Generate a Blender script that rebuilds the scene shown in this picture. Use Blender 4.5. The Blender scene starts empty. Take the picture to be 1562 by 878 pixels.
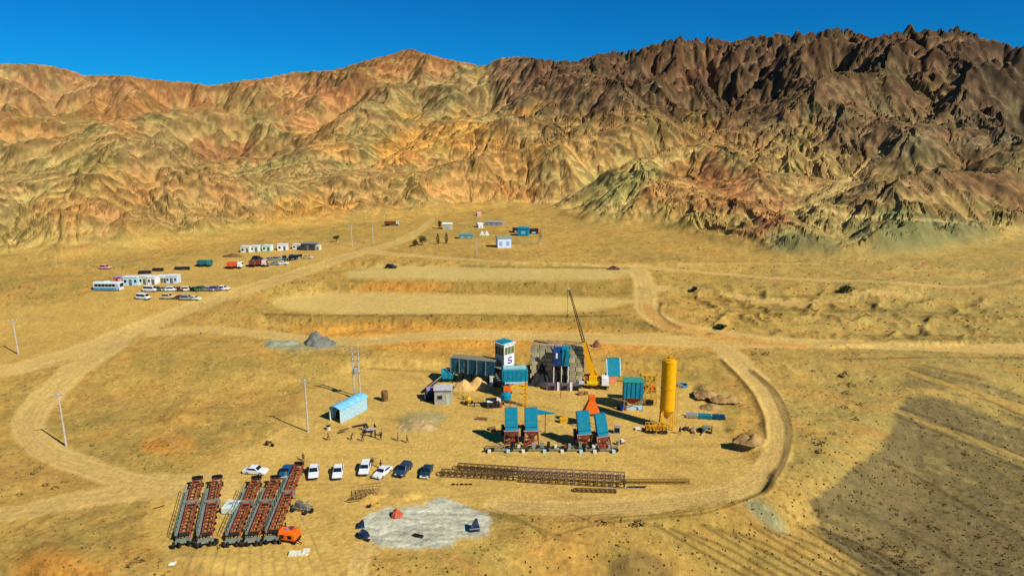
import bpy, bmesh, math, random, time
import numpy as np
from mathutils import Vector, Matrix

T0 = time.time()
scene = bpy.context.scene
COL = scene.collection
random.seed(7)

# ------------------------------------------------------------------ camera
CH = 50.0                       # flying height above the yard
FPX = 1050.0                    # focal length for a 1562 px wide frame
PITCH = math.atan(239.0 / FPX)
cam_data = bpy.data.cameras.new("camera")
cam_data.sensor_width = 36.0
cam_data.lens = 36.0 * FPX / 1562.0
cam_data.clip_start = 0.5
cam_data.clip_end = 20000.0
cam = bpy.data.objects.new("camera", cam_data)
cam.location = (0, 0, CH)
cam.rotation_euler = (math.pi / 2 - PITCH, 0, 0)
COL.objects.link(cam)
scene.camera = cam

# ------------------------------------------------------------------ sky and sun
SUN_EL = math.radians(40.0)
SUN_DIR = Vector((0.79 * math.cos(SUN_EL), -0.613 * math.cos(SUN_EL), math.sin(SUN_EL))).normalized()
SUN_AZ = math.atan2(SUN_DIR.x, SUN_DIR.y)
world = bpy.data.worlds.new("World")
scene.world = world
world.use_nodes = True
wn = world.node_tree
wn.nodes.clear()
sky = wn.nodes.new("ShaderNodeTexSky")
sky.sky_type = 'NISHITA'
sky.sun_disc = False
sky.sun_elevation = SUN_EL
sky.sun_rotation = SUN_AZ
sky.altitude = 1800.0
sky.air_density = 1.0
sky.dust_density = 0.0
sky.ozone_density = 4.0
tint = wn.nodes.new("ShaderNodeMix")
tint.data_type = 'RGBA'
tint.blend_type = 'MULTIPLY'
tint.inputs[0].default_value = 1.0
tint.inputs[7].default_value = (0.02, 0.475, 0.87, 1.0)
bg = wn.nodes.new("ShaderNodeBackground")
bg.inputs[1].default_value = 0.07
wo = wn.nodes.new("ShaderNodeOutputWorld")
wn.links.new(sky.outputs[0], tint.inputs[6])
wn.links.new(tint.outputs[2], bg.inputs[0])
wn.links.new(bg.outputs[0], wo.inputs[0])

sun_data = bpy.data.lights.new("sun", 'SUN')
sun_data.energy = 4.2
sun_data.angle = math.radians(0.5)
sun_data.color = (1.0, 0.95, 0.86)
sun = bpy.data.objects.new("sun", sun_data)
sun.rotation_euler = SUN_DIR.to_track_quat('Z', 'Y').to_euler()
sun.location = (60, -60, 120)
COL.objects.link(sun)

scene.view_settings.view_transform = 'Standard'
scene.view_settings.look = 'None'
scene.view_settings.exposure = 0.5
scene.view_settings.gamma = 1.0
scene.cycles.max_bounces = 5
scene.cycles.diffuse_bounces = 3

# ------------------------------------------------------------------ small maths
CP, SP = math.cos(PITCH), math.sin(PITCH)


def lin(c):
    c = np.asarray(c, float) / 255.0
    return np.where(c <= 0.04045, c / 12.92, ((c + 0.055) / 1.055) ** 2.4)


def project(x, y, z):
    zr = z - CH
    zc = np.maximum(y * CP - zr * SP, 1.0)
    up = y * SP + zr * CP
    return 781.0 + FPX * x / zc, 439.0 - FPX * up / zc


def raydir(u, v):
    x = (u - 781.0) / FPX
    yv = (439.0 - v) / FPX
    return x, CP + yv * SP, -SP + yv * CP


def sstep(a, b, x):
    t = np.clip((x - a) / (b - a), 0, 1)
    return t * t * (3 - 2 * t)


_ra = np.random.RandomState(11).rand(4096).astype(np.float32) * 2 * math.pi
GCX, GCY = np.cos(_ra) * 1.5, np.sin(_ra) * 1.5
_perm = np.random.RandomState(12).permutation(4096).astype(np.int32)


def vnoise(x, y, seed=0):
    """gradient noise"""
    x = np.asarray(x, np.float32); y = np.asarray(y, np.float32)
    xf = np.floor(x); yf = np.floor(y)
    fx = x - xf; fy = y - yf
    xi = xf.astype(np.int32) + seed * 37; yi = yf.astype(np.int32) + seed * 101
    ux = fx * fx * fx * (fx * (fx * 6 - 15) + 10)
    uy = fy * fy * fy * (fy * (fy * 6 - 15) + 10)
    p0 = _perm[xi & 4095]; p1 = _perm[(xi + 1) & 4095]

    def g(p, yy, dx, dy):
        h = _perm[(p + yy) & 4095]
        return GCX[h] * (fx - dx) + GCY[h] * (fy - dy)
    a = g(p0, yi, 0, 0); b = g(p1, yi, 1, 0)
    a += ux * (b - a)
    c = g(p0, yi + 1, 0, 1); d = g(p1, yi + 1, 1, 1)
    c += ux * (d - c)
    return a + uy * (c - a)


def fbm(x, y, octs=4, seed=0, gain=0.5):
    x = np.asarray(x, np.float32); y = np.asarray(y, np.float32)
    s = np.zeros_like(x)
    a = 1.0
    f = 1.0
    for o in range(octs):
        s += a * vnoise(x * f + o * 17.3, y * f - o * 9.1, seed + o)
        a *= gain
        f *= 2.03
    return s


def ridged(x, y, octs=4, seed=0, gain=0.5):
    s = np.zeros_like(x)
    a = 1.0
    f = 1.0
    w = 1.0
    for o in range(octs):
        n = 1.0 - np.abs(vnoise(x * f + o * 7.7, y * f + o * 3.3, seed + o)) * 2.0
        n = n * n * w
        w = np.clip(n * 1.6, 0, 1)
        s += a * n
        a *= gain
        f *= 2.07
    return s


# ------------------------------------------------------------------ rasters drawn in image pixels
U0, U1, V0, V1 = -420, 1980, 190, 1120
RW, RH = U1 - U0, V1 - V0
uu, vv = np.meshgrid(np.arange(U0, U1) + 0.5, np.arange(V0, V1) + 0.5)
uu = uu.astype(np.float32)
vv = vv.astype(np.float32)


def sample(r, u, v):
    x = np.clip(u - U0 - 0.5, 0, RW - 1.001)
    y = np.clip(v - V0 - 0.5, 0, RH - 1.001)
    xi = x.astype(int)
    yi = y.astype(int)
    fx = x - xi
    fy = y - yi
    if r.ndim == 3:
        fx = fx[..., None]
        fy = fy[..., None]
    return (r[yi, xi] * (1 - fx) * (1 - fy) + r[yi, xi + 1] * fx * (1 - fy)
            + r[yi + 1, xi] * (1 - fx) * fy + r[yi + 1, xi + 1] * fx * fy)


def crv(pts, n=8):
    """Catmull-Rom through the points (any dimension)."""
    P = [np.array(p, float) for p in pts]
    if len(P) < 3:
        return P
    P = [2 * P[0] - P[1]] + P + [2 * P[-1] - P[-2]]
    out = []
    for i in range(1, len(P) - 2):
        for k in range(n):
            t = k / n
            out.append(0.5 * ((2 * P[i]) + (-P[i - 1] + P[i + 1]) * t
                              + (2 * P[i - 1] - 5 * P[i] + 4 * P[i + 1] - P[i + 2]) * t * t
                              + (-P[i - 1] + 3 * P[i] - 3 * P[i + 1] + P[i + 2]) * t ** 3))
    out.append(P[-2])
    return out


def line_dist(pts, reach):
    """distance to a polyline of (u, v, halfwidth) as fraction of halfwidth, vertical distances count double (foreshortening)."""
    D = np.full((RH, RW), 9.0, np.float32)
    P = crv(pts)
    for a, b in zip(P[:-1], P[1:]):
        m = reach * max(a[2], b[2]) + 2
        x0 = int(max(min(a[0], b[0]) - m - U0, 0)); x1 = int(min(max(a[0], b[0]) + m - U0, RW))
        y0 = int(max(min(a[1], b[1]) - m - V0, 0)); y1 = int(min(max(a[1], b[1]) + m - V0, RH))
        if x1 <= x0 or y1 <= y0:
            continue
        X = uu[y0:y1, x0:x1]; Y = vv[y0:y1, x0:x1]
        K = 1.9
        dx, dy = b[0] - a[0], (b[1] - a[1]) * K
        L = dx * dx + dy * dy + 1e-6
        t = np.clip(((X - a[0]) * dx + (Y - a[1]) * K * dy) / L, 0, 1)
        d = np.hypot(X - a[0] - t * dx, (Y - a[1]) * K - t * dy) / (a[2] + (b[2] - a[2]) * t)
        D[y0:y1, x0:x1] = np.minimum(D[y0:y1, x0:x1], d)
    return D


def poly_in(pts, soft=3.0):
    """soft inside-mask of a smooth closed polygon."""
    P = crv(list(pts) + [pts[0]], 5)
    P = np.array(P)[:, :2]
    x0 = int(max(P[:, 0].min() - 12 - U0, 0)); x1 = int(min(P[:, 0].max() + 12 - U0, RW))
    y0 = int(max(P[:, 1].min() - 12 - V0, 0)); y1 = int(min(P[:, 1].max() + 12 - V0, RH))
    X = uu[y0:y1, x0:x1]; Y = vv[y0:y1, x0:x1]
    inside = np.zeros(X.shape, bool)
    D = np.full(X.shape, 1e9, np.float32)
    for a, b in zip(P, np.roll(P, -1, 0)):
        if abs(a[1] - b[1]) > 1e-9:
            c = ((a[1] > Y) != (b[1] > Y)) & (X < (b[0] - a[0]) * (Y - a[1]) / (b[1] - a[1]) + a[0])
            inside ^= c
        dx, dy = b - a
        t = np.clip(((X - a[0]) * dx + (Y - a[1]) * dy) / (dx * dx + dy * dy + 1e-9), 0, 1)
        D = np.minimum(D, (X - a[0] - t * dx) ** 2 + (Y - a[1] - t * dy) ** 2)
    sd = np.sqrt(D) * np.where(inside, 1, -1)
    out = np.zeros((RH, RW), np.float32)
    out[y0:y1, x0:x1] = np.clip(sd / soft * 0.5 + 0.5, 0, 1)
    return out


def interp(xs, ys, x):
    return np.interp(x, xs, ys)


# wobbles that make every drawn edge uneven (in image pixels, finer with distance)
pers = np.clip((vv - 200) / 480.0, 0.1, 1.6)
wx = uu / (60 * pers); wy = vv / (26 * pers)
WOB = fbm(wx, wy, 4, 91).astype(np.float32)
WOBS = fbm(wx * 0.8, wy * 0.8, 2, 92).astype(np.float32)
WOB2 = fbm(wx * 2.7, wy * 2.7, 4, 55).astype(np.float32)

# ---- elevation of the worked ground above the plant yard
E = np.zeros((RH, RW), np.float32)


def step(us, vb, w, h, env=(None, None, None, None)):
    """ground rises by h across the band that begins at v = vb(u) and is w(u) tall in the view."""
    global E
    base = interp(us, vb, uu)
    wid = interp(us, w, uu)
    e = h * sstep(0, 1, (base + WOBS * 3 * pers - vv) / wid)
    E += e.astype(np.float32)


step([-420, 0, 400, 540, 700, 1050, 1120, 1300, 1980], [640, 640, 610, 566, 562, 574, 590, 620, 640],
     [120, 120, 70, 26, 22, 26, 60, 90, 100], 2.0)
step([-420, 200, 400, 450, 960, 1010, 1150, 1980], [560, 520, 510, 503, 506, 520, 540, 520],
     [90, 60, 40, 24, 30, 48, 60, 60], 2.4)
step([-420, 380, 500, 970, 1030, 1300, 1980], [500, 470, 449, 449, 462, 470, 470],
     [70, 40, 20, 26, 44, 40, 40], 2.4)
step([-420, 450, 540, 1000, 1300, 1980], [450, 415, 408, 408, 425, 430],
     [60, 20, 9, 9, 20, 30], 1.2)
# the ground falls away in front of the yard and to the right of it
drop_v = interp([-420, 0, 200, 500, 690, 850, 1000, 1180, 1230, 1300, 1400, 1520, 1980],
                [800, 800, 860, 850, 845, 800, 786, 752, 700, 650, 590, 560, 560], uu)
E += (-3.6 * sstep(0, 1, (vv - drop_v + WOBS * 5) / interp([0, 700, 1200, 1500], [160, 120, 110, 160], uu))).astype(np.float32)
E += (-2.0 * sstep(0, 1, (vv - interp([600, 1180, 1260, 1400, 1980], [1000, 830, 760, 630, 560], uu)) / 150.0)).astype(np.float32)


def mound(u, v, ru, rv, h, p=1.0):
    global E
    d = np.sqrt(((uu - u) / ru) ** 2 + ((vv - v) / rv) ** 2)
    E += (h * np.clip(1 - d * (1 + 0.35 * WOBS), 0, 1) ** p).astype(np.float32)


def berm(pts, h):
    global E
    d = line_dist(pts, 3)
    E += (0.55 * h * np.exp(-d * d * 0.8) * (0.8 + 0.3 * WOBS)).astype(np.float32)
    return d


# roadside windrows and spoil heaps
BERMS = [berm(p, h) for p, h in [
    ([(1100, 548, 2.5), (1140, 590, 3), (1162, 630, 3), (1168, 668, 3)], 0.8),
    ([(1148, 565, 2.5), (1185, 600, 3), (1204, 650, 3), (1198, 700, 3), (1172, 745, 4)], 1.1),
    ([(1180, 722, 5), (1176, 740, 5), (1165, 752, 4)], 1.2),
    ([(1165, 750, 2), (1090, 778, 2), (980, 790, 2), (910, 796, 2)], 0.7),
    ([(1010, 460, 1.6), (1008, 478, 1.6), (1035, 497, 2), (1085, 508, 2), (1110, 512, 2)], 0.8),
    ([(1030, 437, 2.5), (1100, 444, 2.5), (1200, 452, 2.5), (1320, 443, 2.5)], 1.1),
    ([(1110, 468, 2.5), (1250, 474, 3), (1400, 476, 3), (1540, 488, 3)], 1.3),
    ([(1200, 508, 2.5), (1300, 512, 2.5), (1450, 512, 3), (1600, 518, 3)], 1.1),
    ([(1370, 562, 1.5), (1440, 592, 1.6), (1562, 640, 2)], 0.6),
]]
for m in [(1090, 600, 26, 9, 1.1), (1110, 608, 16, 7, 1.0), (1075, 592, 14, 8, 1.4), (1145, 672, 26, 16, 2.2), (1120, 655, 16, 8, 0.9),
          (280, 636, 60, 20, 1.0), (345, 634, 40, 16, 0.8), (400, 655, 50, 14, 0.7),
          (105, 855, 100, 44, 0.9), (10, 870, 80, 34, 0.7), (300, 850, 90, 25, 0.8),
          (960, 862, 60, 30, 0.9), (620, 640, 34, 9, 0.7), (640, 640, 28, 9, 0.8), (565, 752, 22, 7, 0.8), (620, 752, 26, 8, 0.7),
          (1380, 430, 60, 10, 0.5), (1200, 442, 90, 9, 0.5), (1100, 440, 60, 9, 0.4), (1500, 425, 60, 14, -1.2), (1420, 415, 70, 12, -0.7),
          (1420, 520, 120, 9, 1.0), (1300, 525, 60, 6, 0.9), (500, 500, 40, 6, 1.0), (560, 510, 50, 6, 0.8), (760, 505, 90, 8, 0.6),
          (930, 498, 60, 8, 0.4), (1035, 500, 60, 12, 0.5)]:
    mound(*m)

for _ in range(2):
    E = (np.roll(E, 1, 0) + E * 2 + np.roll(E, -1, 0)) / 4
    E = (np.roll(E, 1, 1) + E * 2 + np.roll(E, -1, 1)) / 4
# ---- masks drawn in image pixels
M = {}


ROADS = []


def road(name, *lines, wob=0.16):
    ROADS.extend(lines)
    d = np.full((RH, RW), 9.0, np.float32)
    for l in lines:
        d = np.minimum(d, line_dist(l, 1.8))
    d = d + WOB * wob
    M[name] = np.clip((1.12 - d) / 0.3, 0, 1)


road('main',
     [(-200, 590, 18), (0, 566, 17), (90, 545, 17), (200, 505, 18), (300, 466, 15), (420, 428, 13), (540, 388, 9), (600, 372, 7), (640, 352, 6), (660, 335, 4)],
     [(200, 505, 18), (150, 540, 20), (90, 585, 24), (48, 640, 27), (62, 680, 30), (130, 712, 30), (220, 738, 34), (330, 742, 40)],
     [(-200, 800, 20), (0, 785, 20), (120, 762, 24), (250, 742, 30)],
     [(1100, 530, 18), (1135, 560, 18), (1170, 600, 19), (1187, 650, 20), (1180, 700, 24), (1130, 745, 26), (1020, 765, 26), (880, 775, 24), (760, 770, 20)],
     [(1980, 534, 14), (1562, 532, 13), (1380, 527, 12), (1240, 524, 12), (1100, 520, 20), (900, 515, 16), (700, 510, 14), (520, 520, 12), (330, 503, 10), (230, 508, 10)],
     [(972, 410, 14), (985, 440, 18), (985, 468, 18), (1010, 490, 17), (1065, 505, 16), (1150, 519, 14), (1220, 526, 9)],
     [(985, 440, 10), (1060, 440, 5), (1160, 458, 5), (1260, 460, 5), (1330, 445, 7), (1400, 450, 5)],
     [(560, 384, 6), (700, 395, 3.5), (850, 402, 3), (960, 407, 5), (1060, 414, 4), (1200, 425, 3.5), (1350, 430, 3.5), (1480, 438, 4), (1562, 422, 4)],
     [(960, 405, 4), (1100, 402, 2.5), (1250, 402, 2.5)],
     [(640, 800, 14), (560, 835, 14), (540, 900, 20)])
road('track',
     [(1370, 564, 6), (1460, 590, 6), (1562, 622, 8), (1700, 665, 10)],
     [(1440, 558, 5), (1500, 572, 6), (1562, 590, 7)],
     [(1365, 625, 5), (1440, 655, 6), (1562, 700, 8), (1700, 750, 9)],
     [(-60, 410, 3), (80, 400, 3), (200, 402, 3), (330, 398, 3)])
yard = poly_in([(420, 660), (520, 560), (640, 548), (760, 575), (900, 590), (1010, 585), (1060, 590), (1130, 690), (1150, 740),
                (1000, 770), (760, 765), (740, 830), (560, 845), (520, 878), (480, 900), (250, 850), (230, 760), (330, 700)], 8)
yard = np.clip(yard + WOB * 0.35, 0, 1)
M['yard'] = yard
M['camp'] = np.clip(poly_in([(-420, 470), (0, 470), (140, 450), (200, 420), (340, 385), (500, 372), (560, 375), (420, 420), (300, 462), (200, 500),
                     (80, 540), (0, 556), (-420, 560)], 6) + WOB * 0.2, 0, 1)
M['pad_low'] = poly_in([(430, 452), (520, 446), (700, 449), (950, 456), (948, 465), (860, 476), (600, 479), (450, 474), (415, 462)], 3)
M['pad_high'] = poly_in([(530, 414), (600, 406), (800, 408), (950, 410), (965, 416), (900, 427), (650, 426), (540, 424)], 3)
M['orange'] = np.clip(poly_in([(440, 500), (560, 492), (720, 496), (900, 502), (960, 515), (1060, 500), (1150, 522), (1050, 535), (800, 540),
                       (560, 530), (480, 515)], 10) + WOB * 0.3, 0, 1)
M['orange2'] = np.clip(np.maximum.reduce([poly_in([(215, 672), (260, 664), (300, 672), (280, 690), (225, 690)], 8),
                               poly_in([(30, 845), (90, 838), (150, 860), (160, 900), (60, 920), (20, 880)], 14),
                               poly_in([(560, 432), (640, 430), (690, 440), (600, 446), (540, 443)], 6)]) + WOB * 0.25, 0, 1) * 0.9
M['face_olive'] = np.clip(np.maximum(poly_in([(400, 478), (480, 482), (860, 480), (960, 484), (1010, 500), (900, 504), (700, 502), (500, 500), (420, 492)], 4),
                             poly_in([(500, 428), (900, 429), (972, 424), (980, 440), (940, 452), (700, 448), (500, 444)], 3)) + WOB * .3, 0, 1)
M['gravel_pad'] = poly_in([(545, 800), (585, 778), (660, 766), (735, 772), (748, 800), (735, 818), (650, 828), (570, 830), (548, 818)], 9)
M['gravel_pad'] = np.clip((M['gravel_pad'] - .5 + WOB * .7 + WOB2 * .3) * 3 + .55, 0, 1) * (M['gravel_pad'] > 0)
M['wash'] = np.clip(1.2 - line_dist([(1345, 232, 5), (1310, 262, 7), (1262, 296, 8), (1243, 312, 8), (1290, 328, 7), (1350, 332, 5), (1450, 338, 4), (1562, 352, 4)], 2) + WOB * .3, 0, 1)
M['knobs'] = poly_in([(1030, 446), (1200, 440), (1400, 440), (1540, 470), (1500, 520), (1200, 515), (1080, 500)], 14)
dg = poly_in([(1235, 765), (1290, 720), (1345, 680), (1362, 650), (1380, 612), (1450, 610), (1580, 660), (1980, 800), (1980, 1100),
              (1430, 1050), (1330, 880), (1255, 815)], 7)
dg = np.maximum(dg, poly_in([(1380, 590), (1470, 600), (1562, 650), (1700, 700), (1700, 640), (1562, 600), (1450, 565), (1380, 566)], 6) * 0.55)
M['dark_gravel'] = np.clip((dg - .5) * (dg > 0) * 1.4 + (dg > 0) * (.5 + WOB * .5 + WOB2 * .55), 0, 1)
M['brown_spoil'] = np.clip(WOB * .5 - .1 + poly_in([(925, 878), (945, 850), (985, 842), (1015, 862), (1030, 900), (930, 910)], 6)
                           + poly_in([(1030, 405), (1100, 395), (1200, 405), (1120, 410)], 4) * 0.0, 0, 1)
M['green_scree'] = np.maximum(poly_in([(1135, 765), (1160, 762), (1190, 790), (1200, 812), (1180, 808), (1150, 785)], 6),
                              poly_in([(404, 520), (425, 512), (455, 514), (500, 520), (540, 528), (470, 534), (420, 533)], 3))
M['green_scree'] = np.maximum(M['green_scree'], poly_in([(605, 640), (640, 628), (680, 632), (670, 645), (630, 652)], 4) * 0.8)
smooth = np.maximum.reduce([M['main'], M['yard'] * 0.9, M['camp'] * 0.8, M['pad_low'], M['pad_high'], M['gravel_pad'] * 0.7, M['track'] * 0.7])
print('maps', round(time.time() - T0, 1))

# ------------------------------------------------------------------ mountains: ridges then erosion
GX0, GX1, GY0, GY1 = -1380.0, 1380.0, 150.0, 1460.0


def rid(pts, remap=True):
    out = []
    for u, v, d in pts:
        d = d if not remap else float(np.interp(d, [215, 450, 700, 880, 1150], [214, 345, 500, 730, 980]))
        x, y, z = raydir(u, v)
        k = d / math.hypot(x, y)
        out.append((x * k, y * k, CH + z * k))
    return out


# foot of the mountains, by bearing
foot_uv = [(-500, 420), (-200, 412), (0, 402), (150, 392), (300, 372), (420, 352), (520, 342), (640, 328), (740, 318), (830, 322), (900, 345),
           (1000, 350), (1100, 372), (1180, 392), (1300, 400), (1400, 392), (1470, 380), (1562, 362), (1800, 350), (2100, 350)]
fa, fd = [], []
for u, v in foot_uv:
    x, y, z = raydir(u, v)
    k = (8.0 - CH) / z
    fa.append(math.atan2(x, y)); fd.append(math.hypot(x, y) * k)


def foot_dist(az):
    return np.interp(az, fa, fd)


RIDGES = [  # slope, crest points (image pixel and distance)
    # far crest, left to centre
    (0.50, [(-500, 110, 1150), (-200, 90, 1150), (0, 97, 1150), (60, 98, 1140), (130, 113, 1130), (190, 114, 1120), (320, 131, 1150), (360, 124, 1120),
            (450, 109, 1080), (510, 107, 1050), (560, 92, 1020), (625, 74, 1000), (680, 88, 990), (740, 101, 980)]),
    (0.62, [(740, 100, 960), (765, 89, 920), (800, 86, 900), (880, 92, 880), (915, 80, 870), (960, 78, 880), (1030, 57, 880), (1060, 60, 890), (1120, 62, 880),
            (1200, 52, 880), (1280, 41, 890), (1330, 52, 880), (1380, 41, 870), (1470, 41, 870), (1500, 60, 880), (1562, 72, 880), (1800, 60, 880), (2100, 70, 880)]),
    # spurs of the right range
    (0.68, [(1030, 58, 880), (1000, 100, 790), (960, 130, 720), (900, 190, 640)]),
    (0.68, [(1280, 44, 890), (1230, 90, 790), (1190, 140, 700), (1120, 190, 610)]),
    (0.68, [(1380, 44, 870), (1330, 95, 770), (1290, 150, 680), (1260, 210, 600)]),
    (0.68, [(1470, 44, 870), (1480, 90, 780), (1440, 150, 680), (1400, 200, 610)]),
    (0.68, [(1562, 74, 880), (1600, 130, 760), (1562, 180, 640)]),
    (0.66, [(800, 88, 900), (820, 130, 800), (800, 170, 700), (840, 200, 620)]),
    (0.66, [(915, 82, 870), (900, 120, 780), (870, 160, 700)]),
    (0.6, [(625, 76, 1000), (600, 120, 880), (560, 150, 800), (480, 190, 700)]),
    (0.6, [(625, 76, 1000), (680, 130, 850), (720, 170, 750), (700, 200, 680)]),
    # left: stepped ridges
    (0.5, [(-300, 150, 850), (0, 150, 820), (100, 155, 800), (220, 150, 830), (300, 165, 860), (420, 160, 850), (500, 150, 900)]),
    (0.5, [(-300, 190, 620), (-50, 200, 600), (60, 215, 560), (170, 206, 540), (260, 218, 520), (330, 240, 490), (370, 275, 430)]),
    (0.5, [(170, 206, 540), (130, 260, 450), (60, 310, 370), (-20, 350, 310)]),
    (0.5, [(260, 218, 520), (290, 280, 430), (300, 320, 370)]),
    (0.5, [(-100, 240, 480), (-60, 300, 380)]),
    (0.5, [(-60, 300, 330), (0, 335, 285), (60, 352, 265), (110, 372, 245)]),
    (0.5, [(150, 275, 360), (190, 310, 310), (230, 340, 280), (270, 358, 265)]),
    (0.5, [(300, 275, 380), (370, 300, 330), (430, 322, 300)]),
    (0.55, [(420, 300, 330), (470, 298, 325), (520, 318, 305)]),
    (0.5, [(560, 280, 400), (620, 300, 350), (660, 310, 330)]),
    (0.5, [(380, 215, 700), (450, 240, 620), (520, 250, 560), (560, 290, 470)]),
    (0.5, [(400, 260, 520), (470, 285, 450), (480, 315, 400)]),
    # golden middle ridges
    (0.55, [(540, 225, 700), (620, 190, 680), (700, 196, 660), (760, 205, 640), (820, 215, 600)]),
    (0.5, [(640, 260, 520), (700, 245, 500), (760, 262, 450), (740, 290, 400)]),
    (0.5, [(560, 270, 520), (620, 262, 540), (700, 225, 580)]),
    # right foothills
    (0.58, [(830, 300, 350), (880, 258, 420), (930, 222, 480), (960, 212, 520), (1020, 205, 560), (1090, 182, 600), (1140, 205, 560), (1200, 245, 480)]),
    (0.62, [(955, 213, 510), (985, 260, 430), (1000, 310, 350)]),
    (0.62, [(900, 250, 430), (920, 300, 360)]),
    (0.6, [(1010, 300, 350), (1050, 262, 400), (1110, 258, 400), (1160, 275, 370), (1215, 310, 330), (1240, 345, 290)]),
    (0.62, [(1110, 258, 400), (1120, 310, 330), (1150, 350, 285)]),
    (0.62, [(1160, 382, 232), (1200, 362, 248), (1240, 366, 245), (1285, 388, 232)]),
    (0.62, [(1310, 385, 238), (1360, 342, 262), (1395, 340, 268), (1440, 365, 262)]),
    (0.62, [(1110, 340, 262), (1150, 352, 256), (1200, 362, 250)]),
    (0.6, [(1500, 330, 280), (1562, 320, 290), (1700, 325, 290)]),
    (0.6, [(1420, 350, 300), (1470, 338, 290), (1510, 355, 290)]),
    (0.6, [(1270, 300, 390), (1330, 262, 430), (1400, 240, 460), (1470, 220, 500), (1562, 215, 520), (1750, 210, 520)]),
    (0.6, [(1400, 240, 460), (1440, 280, 390), (1500, 300, 350), (1562, 330, 310)]),
    (0.6, [(1562, 240, 480), (1640, 290, 400), (1700, 320, 340)]),
]


def build_T(X, Y):
    az = np.arctan2(X, Y)
    r = np.hypot(X, Y)
    s = r - foot_dist(az)
    T = np.clip(s, 0, None) * 0.035 + 0.03 * np.clip(r - 520, 0, None)
    wxn = fbm(X / 90.0, Y / 90.0, 4, 3) * (6 + 18 * sstep(20, 160, s))
    wyn = fbm(X / 90.0, Y / 90.0, 4, 13) * (6 + 18 * sstep(20, 160, s))
    XX, YY = X + wxn, Y + wyn
    for slope, pts in RIDGES:
        P = rid(pts)
        for a, b in zip(P[:-1], P[1:]):
            dx, dy = b[0] - a[0], b[1] - a[1]
            L = dx * dx + dy * dy
            t = np.clip(((XX - a[0]) * dx + (YY - a[1]) * dy) / L, 0, 1)
            d = np.hypot(XX - a[0] - t * dx, YY - a[1] - t * dy)
            hgt = a[2] + (b[2] - a[2]) * t - 8.0
            cand = hgt - slope * (np.sqrt(d * d + 36) - 6)
            # smooth maximum
            k = 6.0
            hh = np.clip(0.5 + 0.5 * (cand - T) / k, 0, 1)
            T = T * (1 - hh) + cand * hh + k * hh * (1 - hh) * 0.6
    T = T * sstep(-6, 16, s)
    return T, s


def erode(z, fixed, cell, iters, K, accum0=None, talus=0.9):
    ny, nx = z.shape
    idx = np.arange(ny * nx).reshape(ny, nx)
    offs = [(-1, -1), (-1, 0), (-1, 1), (0, -1), (0, 1), (1, -1), (1, 0), (1, 1)]
    A = np.ones((ny, nx)) if accum0 is None else accum0
    for it in range(iters):
        best = np.full((ny, nx), -1e9)
        rcv = idx.copy()
        zn = np.full((ny, nx), 1e9)
        zp = np.pad(z, 1, mode='edge')
        for dy, dx in offs:
            nb = zp[1 + dy:1 + dy + ny, 1 + dx:1 + dx + nx]
            dist = cell * (1.4142 if dx and dy else 1.0)
            sl = (z - nb) / dist
            m = sl > best
            best = np.where(m, sl, best)
            jj = np.clip(np.arange(ny)[:, None] + dy, 0, ny - 1) * nx + np.clip(np.arange(nx)[None] + dx, 0, nx - 1)
            rcv = np.where(m, jj, rcv)
            zn = np.minimum(zn, np.where(nb == z, 1e9, nb))
        pit = (best <= 1e-5) & ~fixed
        A = 1.0 + np.bincount(np.where(pit | fixed, idx, rcv).ravel(),
                              weights=np.where(pit | fixed, 0.0, A).ravel(), minlength=ny * nx).reshape(ny, nx)
        S = np.clip(best, 0, None)
        dz = K * np.sqrt(A * cell * cell) * S
        drop = (z - z.ravel()[rcv])
        dz = np.minimum(dz, drop * 0.5)
        dz += np.clip(best - talus, 0, None) * cell * 0.25
        z = z - np.where(fixed, 0, np.clip(dz, 0, None))
        z = np.where(pit, np.maximum(z, np.minimum(zn, z + 2.0) + 0.01), z)
        if it % 4 == 0:       # hillslope creep
            zp = np.pad(z, 1, mode='edge')
            lap = zp[:-2, 1:-1] + zp[2:, 1:-1] + zp[1:-1, :-2] + zp[1:-1, 2:] - 4 * z
            z = z + np.where(fixed, 0, 0.035 * lap)
    return z, A


def up2(a, ny, nx):
    y = np.linspace(0, a.shape[0] - 1, ny); x = np.linspace(0, a.shape[1] - 1, nx)
    yi = np.minimum(y.astype(int), a.shape[0] - 2); xi = np.minimum(x.astype(int), a.shape[1] - 2)
    fy = (y - yi)[:, None]; fx = (x - xi)[None]
    return (a[yi][:, xi] * (1 - fy) * (1 - fx) + a[yi][:, xi + 1] * (1 - fy) * fx
            + a[yi + 1][:, xi] * fy * (1 - fx) + a[yi + 1][:, xi + 1] * fy * fx)


c1 = 7.0
nx1, ny1 = int((GX1 - GX0) / c1), int((GY1 - GY0) / c1)
X1, Y1 = np.meshgrid(np.linspace(GX0, GX1, nx1), np.linspace(GY0, GY1, ny1))
Tm, s1 = build_T(X1, Y1)
HS = np.clip(Tm / 60.0, 0.15, 1.0)
Tm += sstep(0, 40, s1) * HS * (fbm(X1 / 75, Y1 / 75, 4, 21) * 22 + fbm(X1 / 16, Y1 / 16, 2, 22) * 4)
Tm = np.maximum(Tm, 0)
Tm, A1 = erode(Tm, s1 < 0, c1, 140, 0.008)
c2 = 3.4
nx2, ny2 = int((GX1 - GX0) / c2), int((GY1 - GY0) / c2)
X2, Y2 = np.meshgrid(np.linspace(GX0, GX1, nx2), np.linspace(GY0, GY1, ny2))
s2 = np.hypot(X2, Y2) - foot_dist(np.arctan2(X2, Y2))
Tm = up2(Tm, ny2, nx2) + sstep(0, 50, s2) * (fbm(X2 / 11, Y2 / 11, 3, 31) * 1.6)
A2 = up2(A1, ny2, nx2) * 2.0
Tm, A2 = erode(Tm, s2 < 0, c2, 50, 0.009, A2)
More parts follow.
